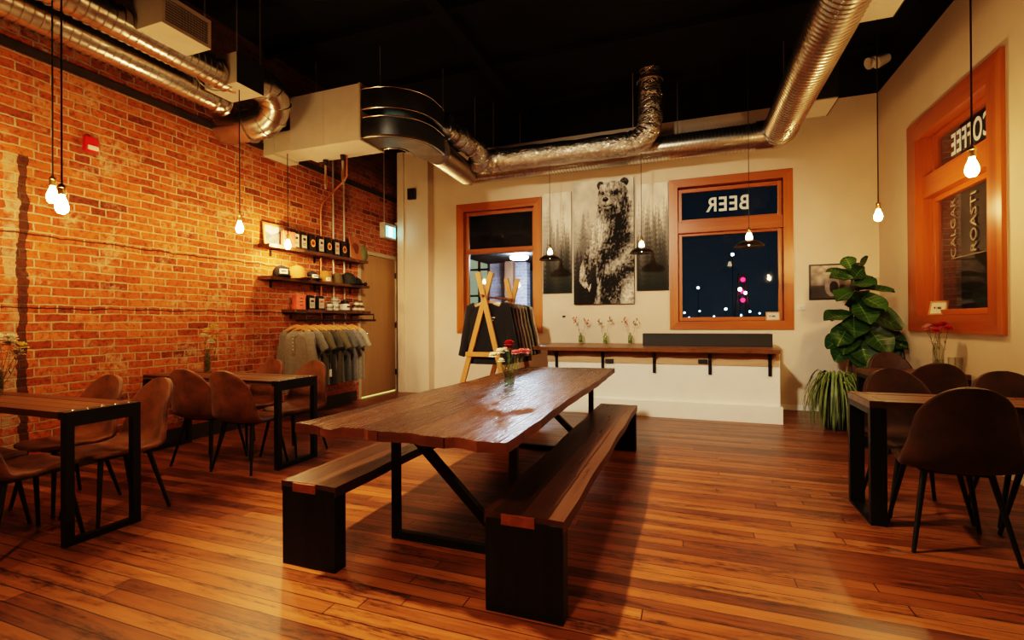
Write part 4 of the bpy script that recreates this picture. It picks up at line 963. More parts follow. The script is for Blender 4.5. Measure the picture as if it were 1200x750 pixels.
# ------------------------------------------------------------------ merchandise shelves
def shelf(label, y0, y1, z, d, live=0):
    t = thing('wall_shelf', label, 'shelf', (XL+.003, (y0+y1)/2, z), group='plank shelves on the brick wall'); L = (y1-y0)/2; bm = B(); n = 24
    top = []; bot = []
    for i in range(n+1):
        y = -L+2*L*i/n; x = d+.008*math.sin(i*1.1)+.006*math.sin(i*2.9); top.append(bm.verts.new((x, y, 0))); bot.append(bm.verts.new((x-.008, y, -.04)))
    tb = [bm.verts.new((0, y, z_)) for z_ in (0, -.04) for y in (-L, L)]
    bm.faces.new(top+[tb[1], tb[0]]); bm.faces.new([tb[2], tb[3]]+bot[::-1]); bm.faces.new((tb[0], tb[1], tb[3], tb[2]))
    for i in range(n): bm.faces.new((bot[i], bot[i+1], top[i+1], top[i]))
    bm.faces.new((tb[0], top[0], bot[0], tb[2])); bm.faces.new((tb[1], tb[3], bot[-1], top[-1])); obj('plank', bm, M['shelf_wood'], t, smooth=False)
    for y in (-L*.8, 0, L*.8):
        bm = B(); box(bm, 0, d*.85, y-.015, y+.015, -.05, -.041); box(bm, 0, .01, y-.015, y+.015, -.13, -.041); obj('bracket', bm, M['black_steel'], t, smooth=False)
    return t
shelf('top dark plank shelf holding framed photo and coffee bags', 4.53, 6.46, 2.235, .20)
shelf('middle dark plank shelf holding caps and beanies', 4.53, 6.46, 1.835, .22)
s3 = shelf('lowest dark plank shelf with mugs and jars and a pipe rail beneath', 4.90, 6.46, 1.43, .24)
bm = B(); tube(bm, [(.39, -.92, RZ-1.43), (.39, .70, RZ-1.43)], .017, 14); obj('pipe_rail', bm, M['black_steel'], s3)
for y in (-.74, .02, .66):
    bm = B(); tube(bm, [(.0, y, -.055), (.39, y, -.055), (.39, y, RZ-1.43)], .012, 10); obj('rail_post', bm, M['black_steel'], s3)
def on_shelf(name, label, cat, y, z, x, group, rz=0): return thing(name, label, cat, (XL+x, y, z), rz, group)
# things are built facing +x (local y along the wall)
def framed(name, label, w, h, loc, rz, lean, fm, art, group=None, bw=.02, cat='picture', dep=.018):
    """upright frame facing local +x"""
    t = thing(name, label, cat, loc, rz, group); Mx = Matrix.Rotation(-lean, 4, 'Y')
    bm = B()
    for (a, b, c, e) in ((-w/2, -w/2+bw, 0, h), (w/2-bw, w/2, 0, h), (-w/2+bw, w/2-bw, 0, bw), (-w/2+bw, w/2-bw, h-bw, h)): box(bm, 0, dep, a, b, c, e, 0, .002, Mx)
    obj('frame', bm, fm, t, smooth=False)
    o = obj('picture', art(w-2*bw, h-2*bw), M['paint'], t, smooth=False); o.matrix_local = Mx @ Matrix.Translation((dep*.6, 0, bw)); return t
def painted(w, h, nx, ny, fn):
    """vertex-painted panel in the local yz plane facing +x; fn(u,v)->rgb arrays, u left to right seen from +x, v top down"""
    me = bpy.data.meshes.new('picture'); us = np.linspace(0, 1, nx+1); vs = np.linspace(0, 1, ny+1); U, Vv = np.meshgrid(us, vs)
    co = np.stack([np.zeros(U.size), (U.ravel()-.5)*w, (1-Vv.ravel())*h], 1)
    idx = np.arange((nx+1)*(ny+1)).reshape(ny+1, nx+1); f = np.stack([idx[1:, :-1].ravel(), idx[1:, 1:].ravel(), idx[:-1, 1:].ravel(), idx[:-1, :-1].ravel()], 1)
    me.from_pydata(co.tolist(), [], f.tolist()); ca = me.color_attributes.new('paint', 'FLOAT_COLOR', 'POINT')
    rgb = fn(U, Vv).reshape(-1, 3); ca.data.foreach_set('color', np.concatenate([rgb, np.ones((len(rgb), 1))], 1).astype(np.float32).ravel()); return me
def vnoise(U, Vv, su, sv, seed=0, oct=3):
    rs = np.random.RandomState(seed); out = np.zeros(U.shape); amp = 1; tot = 0
    for o in range(oct):
        nu, nv = int(su)+2, int(sv)+2; g = rs.rand(nv+1, nu+1); x = np.clip(U, 0, .9999)*su; y = np.clip(Vv, 0, .9999)*sv
        i = np.minimum(x.astype(int), nu-1); j = np.minimum(y.astype(int), nv-1); fx = x-i; fy = y-j; fx = fx*fx*(3-2*fx); fy = fy*fy*(3-2*fy)
        out += amp*((g[j, i]*(1-fx)+g[j, i+1]*fx)*(1-fy)+(g[j+1, i]*(1-fx)+g[j+1, i+1]*fx)*fy); tot += amp; amp *= .5; su *= 2; sv *= 2
    return out/tot
def tone(v, tint=(1, .93, .82)): return np.clip(v, 0, 1)[..., None]*np.array(tint)
def landscape(w, h):
    return painted(w, h, 30, 24, lambda u, v: tone(np.where(v < .35+.12*np.sin(u*5), .55+.2*vnoise(u, v, 4, 4, 1), .05+.25*vnoise(u, v, 8, 8, 2))))
M['frame_pine'] = mat('pale_frame_wood', (.50, .24, .08), .5, var=.2); M['frame_black'] = mat('black_frame_wood', (.014, .011, .009), .4)
framed('photo_frame', 'wood-framed landscape photo leaning at the left end of the top shelf', .36, .29, (XL+.05, 4.76, 2.237), 0, .12, M['frame_pine'], landscape, None, .028)
bm = B(); box(bm, 0, .05, -.10, .10, 0, .21, 0, .004); t = thing('gift_box', 'coral pink box leaning in front of the framed photo on the top shelf', 'box', (XL+.10, 4.90, 2.237)); obj('box', bm, mat('coral_card', (.55, .15, .10), .6), t, smooth=False)
def emblem(parent, x, y, z, r):
    bm = B(); 
    def disc(rr, xx, sq=1): 
        vs = [bm.verts.new((xx, y+rr*math.cos(a)*.85, z+rr*math.sin(a)*sq)) for a in np.linspace(0, 2*PI, 17)[:-1]]; bm.faces.new(vs)
    disc(r, x); bd_ = obj('badge', bm, M['badge_yellow'], parent, smooth=False)
    bm = B(); disc(r*.72, x+.001); obj('badge_centre', bm, M['badge_red'], bd_, smooth=False)
    bm = B()
    for s in (-1, 1): bm.faces.new([bm.verts.new((x+.002, y+a*s, z+b)) for a, b in ((0, -r*.35), (r*.42, r*.0), (r*.25, r*.42), (0, r*.1))])
    obj('badge_mark', bm, M['ink'], bd_, smooth=False)
M['badge_yellow'] = mat('badge_yellow', (.62, .40, .09), .6); M['badge_red'] = mat('badge_red', (.50, .05, .02), .6); M['bag_black'] = mat('black_foil_bag', (.016, .013, .012), .35, var=.4, scale=14, bstr=.2)
M['label_pale'] = mat('pale_bag_label', (.48, .40, .30), .6, var=.25, scale=40)
def bag(label, y, z, x, kind, group, w=.115, h=.25):
    t = on_shelf('coffee_bag', label, 'bag', y, z, x, group); bm = B(); rows = []
    for q in range(7):
        k = q/6; dd = .036*(1-k)**.6+.004; ww = w/2*(1-.05*math.sin(k*PI)); zz = h*k
        rows.append([bm.verts.new(p) for p in ((dd, -ww, zz), (dd, 0, zz), (dd, ww, zz), (-dd, ww, zz), (-dd, 0, zz), (-dd, -ww, zz))])
    for a, b in zip(rows, rows[1:]):
        for i in range(6): bm.faces.new((a[i], a[(i+1) % 6], b[(i+1) % 6], b[i]))
    bm.faces.new(rows[0]); bm.faces.new(rows[-1]); obj('pouch', bm, M['bag_black'], t, smooth=False)
    if kind == 'badge': emblem(t, .036, 0, h*.48, .052)
    else:
        bm = B(); box(bm, .034, .038, -w*.36, w*.36, h*.12, h*.80); lb_ = obj('label', bm, M['label_pale'], t, smooth=False)
        bm = B(); box(bm, .038, .039, -w*.22, w*.22, h*.52, h*.66); box(bm, .038, .039, -w*.28, w*.28, h*.34, h*.37); box(bm, .038, .039, -w*.28, w*.10, h*.26, h*.29); obj('label_print', bm, M['badge_red'] if kind == 'red' else M['ink'], lb_, smooth=False)
kinds = ['plain', 'badge', 'plain', 'badge', 'red', 'badge', 'plain']
bl = ['pale-labelled dark bag, first in the row right of the bulb on the top shelf', 'dark bag with red and yellow badge, first badge from the left', 'pale-labelled bag between the first two badge bags', 'dark bag with red and yellow badge, middle one of the three', 'bag with reddish print between the second and third badge bags', 'dark bag with red and yellow badge, third badge from the left', 'pale-labelled bag partly behind the orange carved board']
for i, k in enumerate(kinds): bag(bl[i], 5.16+.163*i, 2.237, .11, k, 'coffee bags on the top shelf')
bag('dark bag half hidden behind the bulb on the top shelf', 5.03, 2.237, .10, 'plain', 'coffee bags on the top shelf')
t = thing('carved_board', 'orange-brown carved wooden board leaning at the right end of the top shelf', 'board', (XL+.17, 6.22, 2.20)); bm = B(); Mx = Matrix.Rotation(-.16, 4, 'Y'); box(bm, 0, .022, -.12, .12, 0, .40, 0, .008, Mx); obj('board', bm, mat('orange_board_wood', (.34, .11, .03), .5, var=.3, stretch=(1, 1, .3)), t, smooth=False)
bm = B(); 
vs = [bm.verts.new(Mx @ V((.0235, .07*math.cos(a)*(1+.25*math.sin(3*a)), .21+.09*math.sin(a)))) for a in np.linspace(0, 2*PI, 21)[:-1]]; bm.faces.new(vs); obj('burnt_mark', bm, mat('burnt_mark', (.14, .035, .012), .6), t, smooth=False)
t = on_shelf('cloth_pouch', 'olive green cloth pouch at the door end of the top shelf', 'pouch', 6.40, 2.237, .12, None); bm = B(); lathe(bm, [(0, 0), (.08, .0), (.10, .06), (.095, .15), (.06, .22), (.07, .25), (0, .25)], 18); obj('pouch', bm, mat('olive_cloth', (.10, .095, .03), .9, bstr=.2), t)
# caps
def cap(label, y, z, x, m, rz, group, s=1.0, patch=None, beanie=False, upright=False):
    t = on_shelf('beanie' if beanie else 'cap', label, 'beanie' if beanie else 'cap', y, z, x, group, rz)
    bm = B(); 
    if beanie:
        lathe(bm, [(.098*s, 0), (.104*s, .02*s), (.104*s, .06*s), (.098*s, .064*s), (.094*s, .10*s), (.07*s, .15*s), (.03*s, .175*s), (0, .18*s)], 26, cap0=True)
        for v in bm.verts: v.co.x *= .75
        o = obj('knit_body', bm, m, t)
        bm = B(); lathe(bm, [(.106*s, .0), (.108*s, .03*s), (.106*s, .062*s)], 26)
        for v in bm.verts: v.co.x *= .75
        obj('folded_cuff', bm, m, t)
    else:
        lathe(bm, [(.092*s, 0), (.094*s, .03*s), (.088*s, .075*s), (.065*s, .115*s), (.03*s, .135*s), (0, .14*s)], 28, cap0=True); obj('crown', bm, m, t)
        bm = B(); n = 14
        a0 = [bm.verts.new((.088*s*math.cos(a), .088*s*math.sin(a), .008)) for a in np.linspace(-1.15, 1.15, n)]; a1 = [bm.verts.new((.06*s+.12*s*math.cos(a), .088*s*math.sin(a)*1.05, -.0+.012*math.cos(a*1.4))) for a in np.linspace(-1.15, 1.15, n)]
        b0 = [bm.verts.new(v.co+V((0, 0, .006))) for v in a0]; b1 = [bm.verts.new(v.co+V((0, 0, .006))) for v in a1]
        for i in range(n-1):
            for q in ((a0[i], a0[i+1], a1[i+1], a1[i]), (b0[i], b1[i], b1[i+1], b0[i+1]), (a1[i], a1[i+1], b1[i+1], b1[i]), (a0[i+1], a0[i], b0[i], b0[i+1])): bm.faces.new(q)
        for q in ((a0[0], a1[0], b1[0], b0[0]), (a1[-1], a0[-1], b0[-1], b1[-1])): bm.faces.new(q)
        obj('brim', bm, m, t, angle=80)
        bm = B(); ball(bm, (0, 0, .14*s), .008, 8); obj('top_button', bm, m, t)
    if patch:
        w, h, zc = patch; r = (.080 if beanie else .096)*s; bm = B(); k = 6
        col = [[bm.verts.new((r*math.cos(a)+.003, r*math.sin(a)*(1.35 if beanie else 1), zz)) for a in np.linspace(-w/2/r, w/2/r, k)] for zz in (zc-h/2, zc+h/2)]
        for i in range(k-1): bm.faces.new((col[0][i], col[0][i+1], col[1][i+1], col[1][i]))
        pt_ = obj('patch', bm, M['paper'], t, smooth=False)
        bm = B(); box(bm, r+.003, r+.0045, -w*.3, w*.3, zc-h*.12, zc+h*.14); obj('patch_print', bm, M['ink'], pt_, smooth=False)
    if upright:
        t.rotation_euler = (0, -1.15, rz)
    return t
fab2 = lambda n, c: mat(n, c, .9, var=.15, scale=60, bstr=.15)
K = dict(black=fab2('black_twill', (.014, .012, .011)), orange=fab2('orange_twill', (.50, .19, .06)), must=fab2('mustard_knit', (.34, .155, .025)), olive=fab2('olive_knit', (.10, .068, .022)), dk=fab2('dark_green_twill', (.014, .017, .012)))
gp = 'headwear on the middle shelf'
cap('black cap with white patch at the left end of the middle shelf', 4.80, 1.84, .11, K['black'], -.5, gp, 1.12, (.10, .06, .07))
c = cap('orange cap standing taller than its neighbours on the middle shelf', 5.06, 1.84, .12, K['orange'], -.15, gp, 1.30)
cap('small black cap with white emblem right of the orange cap', 5.33, 1.84, .12, K['black'], -.3, gp, .95, (.10, .045, .055))
cap('mustard beanie with small white tag on the middle shelf', 5.60, 1.837, .11, K['must'], -.3, gp, .95, (.055, .045, .04), True)
cap('olive brown beanie right of the mustard one', 5.85, 1.837, .11, K['olive'], 0, gp, .92, None, True)
cap('large dark cap toward the door end of the middle shelf', 6.08, 1.84, .12, K['dk'], .3, gp, 1.30)
cap('black cap pushed against the large dark cap, nearest the door', 6.29, 1.84, .12, K['black'], .2, gp, .85)
bm = B(); ball(bm, (0, 0, .03), .03, 14); t = on_shelf('knob', 'small dark ball at the very end of the middle shelf', 'ball', 6.425, 1.837, .18, None); obj('ball', bm, M['black_plastic'], t)
# lowest shelf
t = on_shelf('gift_box', 'bright coral box at the left end of the lowest shelf', 'box', 5.08, 1.432, .12, None, -.15); bm = B(); box(bm, -.05, .05, -.07, .07, 0, .20, 0, .004); obj('box', bm, mat('bright_coral_card', (.68, .13, .07), .55), t, smooth=False); bm = B()
for k in range(3): box(bm, .05, .0515, -.02, .03, .05+.045*k, .062+.045*k)
obj('box_print', bm, M['ink'], t, smooth=False)
bag('dark labelled bag next to the coral box on the lowest shelf', 5.29, 1.432, .12, 'plain', 'coffee bags on the lowest shelf', .13, .20); bag('dark bag with reddish print, second bag on the lowest shelf', 5.47, 1.432, .12, 'red', 'coffee bags on the lowest shelf', .13, .20)
M['mug'] = mat('speckled_white_enamel', (.52, .48, .40), .35, var=.2, scale=60)
def mug(label, y, z, x, r=.045, h=.09, band=True):
    t = on_shelf('mug', label, 'mug', y, z, x, 'white mugs on the lowest shelf', -.6); bm = B(); lathe(bm, [(0, 0), (r*.93, 0), (r, .008), (r, h), (r*.93, h), (r*.90, .01), (0, .008)], 22); obj('cup', bm, M['mug'], t)
    bm = B(); tube(bm, [(0, r-.004+.032*math.sin(a), h*.5+h*.32*math.cos(a)) for a in np.linspace(.1, PI-.1, 10)], .005, 8); obj('handle', bm, M['mug'], t)
    bm = B(); lathe(bm, [(r+.0012, h*.3), (r+.0012, h*.6)], 22); obj('band', bm, mat('grey_mug_band', (.2, .18, .15), .4) if 'band' not in M else M['band'], t)
M['band'] = mat('grey_mug_band', (.2, .18, .15), .4)
mug('white mug leftmost of the mug stack on the lowest shelf', 5.63, 1.432, .15); mug('white mug at the bottom right of the mug stack', 5.76, 1.432, .15, .05, .10); mug('white mug on top of the mug stack', 5.745, 1.534, .15, .052, .075)
t = on_shelf('canister', 'pale labelled canister beside the mugs on the lowest shelf', 'canister', 5.97, 1.432, .14, None); bm = B(); lathe(bm, [(0, 0), (.075, 0), (.075, .11), (.06, .125), (0, .125)], 24); obj('body', bm, M['bag_black'], t); bm = B(); lathe(bm, [(.0765, .01), (.0765, .10)], 24); obj('label', bm, M['paper'], t); bm = B(); lathe(bm, [(0, .125), (.062, .125), (.062, .145), (.015, .15), (.012, .17), (0, .172)], 20); obj('lid', bm, M['black_plastic'], t)
bm = B(); box(bm, .077, .079, -.04, .04, .045, .07); obj('label_print', bm, M['ink'], t, smooth=False)
for i, (y, z, l) in enumerate(((6.20, 0, 'small honey jar at the left of the bottom row, lowest shelf'), (6.29, 0, 'small honey jar in the middle of the bottom row, lowest shelf'), (6.38, 0, 'small honey jar nearest the door in the bottom row'), (6.245, .083, 'small honey jar on the top row, left one'), (6.335, .083, 'small honey jar on the top row, right one'))):
    t = on_shelf('small_jar', l, 'jar', y, 1.432+z, .14, 'stack of small jars on the lowest shelf'); bm = B(); lathe(bm, [(0, 0), (.038, 0), (.042, .01), (.042, .055), (.034, .064), (0, .064)], 18); obj('jar', bm, mat('honey_glass', (.30, .16, .05), .2) if i == 0 else M['honey'], t) if i else None
    if i == 0: M['honey'] = mat('honey_glass', (.30, .16, .05), .2); obj('jar', bm, M['honey'], t)
    bm = B(); lathe(bm, [(0, .064), (.038, .064), (.038, .081), (0, .082)], 18); obj('lid', bm, M['ink'], t)
    bm = B(); lathe(bm, [(.0428, .016), (.0428, .045)], 18); obj('label', bm, M['paper'], t)

# ------------------------------------------------------------------ pipes and devices
for x, y, r, m, l, z0 in ((XL+.03, 5.60, .013, 'copper', 'copper pipe running down the brick wall behind the shelves', .95), (XL+.03, 5.86, .014, 'conduit', 'grey conduit down the brick wall, left one of the pair behind the shelves', .9), (XL+.03, 6.10, .014, 'conduit', 'grey conduit down the brick wall, right one of the pair, near the door', .9)):
    bm = B()
    if m == 'copper': pts = [(x, y, z0), (x, y, 2.88), (x+.03, y, 2.98), (x+.2, y-.08, 3.04), (-4.12, 5.02, 3.06), (-4.05, 4.98, 3.10), (-4.05, 4.98, 3.36)]
    else: pts = [(x, y, z0), (x, y, ZC-.2)]
    tube(bm, pts, r, 10); solo('wall_pipe', bm, M[m], l, 'pipe', 'pipes on the brick wall')
for x, y, l in ((-4.40, 5.0, 'pale valve pipe with dark cap under the left part of the fan box'), (-4.07, 4.93, 'pale valve pipe with dark cap under the middle of the fan box')):
    t = thing('drain_pipe', l, 'pipe', (x, y, 2.98), group='drain pipes under the fan box'); bm = B(); tube(bm, [(0, 0, 0), (0, 0, .36)], .014, 10); obj('pipe', bm, M['conduit'], t); bm = B(); lathe(bm, [(0, .30), (.018, .30), (.032, .34), (.034, .37), (0, .37)], 14); obj('cap', bm, M['black_plastic'], t); bm = B(); tube(bm, [(0, 0, .05), (0, 0, .18)], .02, 12); obj('brass_joint', bm, M['brass'], t)
bm = B(); tube(bm, [(XL+.05, 7.12, 2.99), (XL+.05, 7.12, ZC-.2)], .010, 8); solo('conduit', bm, M['conduit'], 'thin conduit dropping from the ceiling to the exit sign', 'conduit')
t = thing('exit_sign', 'glowing green exit sign with white running figure over the door', 'sign', (XL+.003, 7.20, 2.72)); bm = B(); box(bm, 0, .10, -.15, .21, 0, .27, 0, .006); obj('housing', bm, mat('pale_sign_housing', (.55, .50, .42), .5), t, smooth=False)
bm = B(); box(bm, .10, .104, -.105, .175, .03, .215); obj('green_face', bm, emit('exit_green', (.12, .80, .70), 3.2), t, smooth=False)
bm = B(); box(bm, .1045, .107, -.035, .075, .04, .205); obj('doorway_figure', bm, emit('exit_white', (.9, 1, 1), 5), t, smooth=False)
bm = B(); ball(bm, (.1085, .035, .175), .014, 10, sx=.1); 
for p, q in (((.108, .03, .155), (.108, .015, .11)), ((.108, .015, .11), (.108, .04, .06)), ((.108, .015, .11), (.108, -.02, .07)), ((.108, .03, .15), (.108, .055, .12)), ((.108, .03, .15), (.108, -.005, .13))): bar(bm, p, q, .002, .014, (0, 1, .01))
obj('running_figure', bm, emit('exit_figure_green', (.12, .7, .6), 2.4), t, smooth=False)
for s in (-.05, .25):
    bm = B(); tube(bm, [(.06, s, .27), (.06, s, .30)], .012, 8); tube(bm, [(.04, s, .315), (.13, s+.02, .30)], [.022, .042], 14); obj('lamp_head', bm, M['white_plastic'], t) if s > 0 else bm.free()
t = thing('fire_strobe', 'small red fire alarm strobe high on the brick wall', 'alarm', (XL+.003, 2.735, 2.79)); bm = B(); box(bm, 0, .055, -.05, .05, 0, .13, 0, .008); obj('body', bm, M['red_plastic'], t); bm = B(); box(bm, .055, .075, -.04, .04, .01, .05, 0, .006); obj('lens', bm, M['lens'], t)
t = thing('speaker', 'small black speaker box on the white corner pilaster', 'speaker', (-4.62, 7.44, 3.43)); bm = B(); box(bm, -.07, .07, -.07, .0, 0, .19, 0, .006); obj('body', bm, M['black_plastic'], t, smooth=False); bm = B(); box(bm, -.058, .058, -.074, -.069, .012, .178); obj('grille', bm, M['vent_dark'], t, smooth=False)
t = thing('emergency_light', 'white twin-headed emergency light on the black band above the right wall corner', 'lamp', (XR, 7.33, 4.50)); bm = B(); box(bm, -.06, 0, -.10, .10, -.03, .10, 0, .008); obj('body', bm, M['vent_dark'], t, smooth=False)
for y, dz in ((-.15, -.02), (.12, .10)):
    bm = B(); tube(bm, [(-.03, y*.6, dz*.5+.03), (-.06, y, dz), (-.17, y-.03, dz-.05)], [.02, .065, .075], 18); obj('lamp_head', bm, M['white_plastic'], t)
bm = B(); lathe(bm, [(0, 0), (.045, 0), (.05, .01), (.05, .025), (0, .03)], 18)
for v in bm.verts: v.co = V((-v.co.z-.19, v.co.x-.18, v.co.y-.06))
obj('round_lens', bm, M['paper'], t)
t = thing('wall_plate', 'small white switch plate on the back wall beside the lettered window', 'plate', (1.44, YB-.001, 1.42)); bm = B(); box(bm, -.055, .055, -.012, 0, -.035, .035, 0, .003); obj('plate', bm, M['white_plastic'], t, smooth=False); bm = B(); box(bm, -.012, .012, -.016, -.011, -.012, .012); obj('button', bm, M['vent_white'], t, smooth=False)
bm = B(); box(bm, -1.945, -1.90, YB-.012, YB, 1.315, 1.345, 0, .002); solo('wall_sensor', bm, M['vent_dark'], 'tiny dark sensor on the back wall above the left end of the ledge', 'sensor', smooth=False)
# ------------------------------------------------------------------ pictures
def bearfn(u, v):
    fine = vnoise(u, v, 40, 80, 3, 2); fur = vnoise(u+.22*v, v, 52, 26, 5, 3); fur2 = vnoise(u-.3*v, v, 44, 20, 15, 3); big = vnoise(u, v, 5, 8, 9, 3)
    g = lambda cx, cy, rx, ry: np.exp(-((u-cx)/rx)**2-((v-cy)/ry)**2)
    ell = lambda cx, cy, rx, ry: ((u-cx)/rx)**2+((v-cy)/ry)**2
    val = .86-.25*np.clip(v/.35, 0, 1)+.12*(big-.5); rs = np.random.RandomState(4)
    for layer in range(4):
        dark = (.50, .30, .17, .09)[layer]; yb = (.25, .33, .42, .55)[layer]
        for k in range(10):
            cx = rs.rand(); ty = yb+rs.uniform(-.09, .08); hw = .004+.26*np.clip(v-ty, 0, .35)*(1+.5*np.sin(v*170+k*2)); m = (np.abs(u-cx) < hw*(.5+fine)) & (v > ty); val = np.where(m, val*.35+dark*.65*(.6+.8*fine), val)
        fog = np.clip((v-yb)*2.6, 0, 1)*.55; val = val*(1-fog)+dark*fog
    val = val*(1-np.clip((v-.5)*1.8, 0, .62))*(.75+.5*big)
    def poly(P, j=.035):
        P = np.array(P); ins = np.zeros(u.shape, bool); n = len(P); uu = u+(fur-.5)*j*2.2; vv = v+(fur2-.5)*j*.8
        for i in range(n):
            x1, y1 = P[i]; x2, y2 = P[(i+1) % n]; ins ^= ((y1 > vv) != (y2 > vv)) & (uu < (x2-x1)*(vv-y1)/(y2-y1+1e-9)+x1)
        return ins
    def furry(b, lo, hi, f): return np.clip((b+(f-.5)*1.25), lo, hi)
    body = poly([(.42, .20), (.385, .29), (.33, .35), (.29, .42), (.25, .52), (.19, .60), (.12, .69), (.09, .76), (.12, .83), (.20, .875), (.27, .865), (.235, .81), (.27, .74), (.37, .67), (.40, .76), (.41, .85), (.36, .94), (.33, 1.02), (1.02, 1.02), (1.02, .33), (.97, .24), (.93, .16), (.6, .1)])
    sh = .11+.20*(big-.5)+.42*g(.37, .40, .10, .13)+.38*g(.52, .36, .14, .10)+.42*g(.31, .56, .08, .10)+.50*g(.14, .74, .06, .09)+.35*g(.20, .845, .07, .03)+.32*g(.46, .50, .06, .12)
    sh += .48*g(.60, .725, .10, .045)+.42*g(.74, .665, .12, .04)+.40*g(.90, .60, .10, .06)+.34*g(.98, .40, .05, .16)+.50*g(.88, .95, .10, .10)+.30*g(.97, .85, .06, .1)+.38*g(.42, .88, .04, .09)+.3*g(.38, .97, .05, .05)
    sh += -.22*g(.74, .42, .12, .10)-.25*g(.55, .86, .12, .10)-.22*g(.50, .62, .08, .10)-.18*g(.28, .80, .05, .05)-.2*g(.66, .30, .16, .04)-.15*g(.72, .55, .12, .06)-.2*g(.68, .8, .1, .05)
    val = np.where(body, furry(sh, .03, .86, .55*fur+.45*fine), val)
    val = np.where(poly([(.225, .86), (.262, .90), (.285, .875), (.300, .83), (.275, .845), (.26, .87)], .004), .62, val)
    for ex, ey, s in ((.462, .048, .9), (.848, .036, 1.05)):
        val = np.where(ell(ex, ey, .068*s, .036*s)+(fur-.5)*.8 < 1, .07+.18*(fur-.3), val); val = np.where(ell(ex+.01, ey+.012, .03, .018) < 1, .03, val)
    head = poly([(.44, .055), (.53, .028), (.65, .018), (.77, .026), (.86, .055), (.915, .11), (.925, .17), (.89, .225), (.82, .265), (.72, .285), (.62, .288), (.53, .265), (.47, .225), (.425, .17), (.415, .11)], .03)
    hs = .40+.22*g(.56, .06, .16, .04)+.14*g(.46, .15, .05, .07)-.34*g(.86, .17, .07, .09)-.22*g(.74, .25, .12, .035)-.25*g(.54, .268, .10, .02)+.12*g(.78, .09, .08, .04)
    hs -= .46*g(.490, .112, .070, .026)+.48*g(.695, .110, .080, .028)+.15*g(.43,.20,.06,.05)
    val = np.where(head, furry(hs, .04, .88, .6*fur2+.4*fine), val)
    # muzzle and bridge
    br = g(.575, .125, .050, .055); val = np.where(head, val+.26*br, val)
    mz = ell(.565, .185, .135, .058); val = np.where(mz < 1, np.clip(.60-.26*mz+.45*(fine-.5), .1, .8), val)
    val = val-.30*g(.66, .215, .05, .03)*head-.25*g(.565, .247, .11, .012)*head
    for ex, r in ((.500, 1), (.685, 1.05)):
        val = np.where(ell(ex, .112, .030*r, .012*r)+(fine-.5)*.9 < 1, .02, val); val = np.where(ell(ex-.006, .109, .007, .0033) < 1, .42, val)
    val = np.where(ell(.545, .162, .050, .020)+(fine-.5)*.5 < 1, .03, val); val = np.where(ell(.54, .153, .022, .005) < 1, .22, val)
    val = np.where((np.abs(u-.548) < .006) & (v > .18) & (v < .205), .06, val)
    val = val-.42*np.exp(-((v-.216+.9*(u-.555)**2)/.008)**2)*np.exp(-((u-.565)/.085)**4)*head
    return np.clip(val, .015, .9)[..., None]**1.3*np.array((1, .92, .79))
def forestfn(seed, bias):
    def f(u, v):
        rs = np.random.RandomState(seed); fine = vnoise(u, v, 30, 60, seed, 3); big = vnoise(u, v, 4, 7, seed+1, 3); val = .80-.1*v+.08*big
        for layer in range(4):
            dark = (.48, .27, .14, .06)[layer]; yb = (.24, .34, .42, .55)[layer]-bias*.05
            for k in range(9):
                cx = rs.rand(); ty = yb+rs.uniform(-.12, .10); hw = .006+.22*np.clip(v-ty, 0, .4)*(1+.55*np.sin(v*140+k*3)); m = (np.abs(u-cx) < hw*(.6+.8*fine)) & (v > ty); val = np.where(m, val*.35+dark*.65*(.6+.8*fine), val)
            fog = np.clip((v-yb)*2.5, 0, 1)*.5; val = val*(1-fog)+dark*fog
        val = val*(1-np.clip((v-.5)*1.7, 0, .80))*(.8+.4*big)
        c = np.clip(val, .015, .9)[..., None]*np.array((1, .93, .80)); gr = np.clip((v-.5)*1.2, 0, .5)[..., None]; return c*(1-gr*.3)+gr*np.array((.012, .022, .018))
    return f
def canvas(label, x0, x1, z0, z1, fn, nx, ny, dep):
    t = thing('canvas_picture', label, 'painting', ((x0+x1)/2, YB-dep, z0), -PI/2, 'three-part forest painting')
    w, h = x1-x0, z1-z0; bm = B(); box(bm, -dep+.002, -.001, -w/2, w/2, 0, h); obj('stretcher', bm, M['canvas_edge'], t, smooth=False)
    obj('painted_face', painted(w, h, nx, ny, fn), M['paint'], t, smooth=False); return t
canvas('tall middle canvas of a standing grizzly bear in grey tones', -1.745, -.80, 1.52, 3.475, bearfn, 150, 300, .06)
canvas('left forest canvas of misty dark firs beside the bear canvas', -2.265, -1.785, 1.71, 3.345, forestfn(21, 0), 60, 170, .035)
c = canvas('right forest canvas of misty dark firs next to the lettered window', -.765, -.30, 1.715, 3.345, forestfn(33, 1), 60, 170, .035)
bm = B(); pts = [(-.004, .075+.11*q/18, .09+.022*math.sin(q*1.9)*(.4+.6*((q*7) % 5)/4)) for q in range(19)]; tube(bm, pts, .004, 5); obj('signature', bm, M['paper'], c)
def oldphoto(w, h):
    def f(u, v):
        n = vnoise(u, v, 9, 8, 5, 4); val = .10+.55*np.clip(1.05-v*1.5, 0, 1)*n*1.5
        val += .30*np.exp(-((u-.20)/.08)**2-((v-.45)/.16)**2); val = np.where(((u-.46)/.16)**2+((v-.62)/.33)**2 < 1, .42*(.6+.7*n), val); val = np.where(((u-.50)/.10)**2+((v-.68)/.2)**2 < 1, .05, val); val = np.where((v > .62) & (u < .30), .06+.06*n, val); val = np.where((u > .75) & (v < .5), .5*n+.1, val)
        return tone(val, (1, .84, .68))
    return painted(w, h, 60, 48, f)
t = framed('wall_photo', 'black-framed old sepia photo on the back wall behind the fig leaves', .585, .485, (1.832, YB-.001, 1.525), -PI/2, 0, M['frame_black'], oldphoto, None, .022, 'picture', .022)
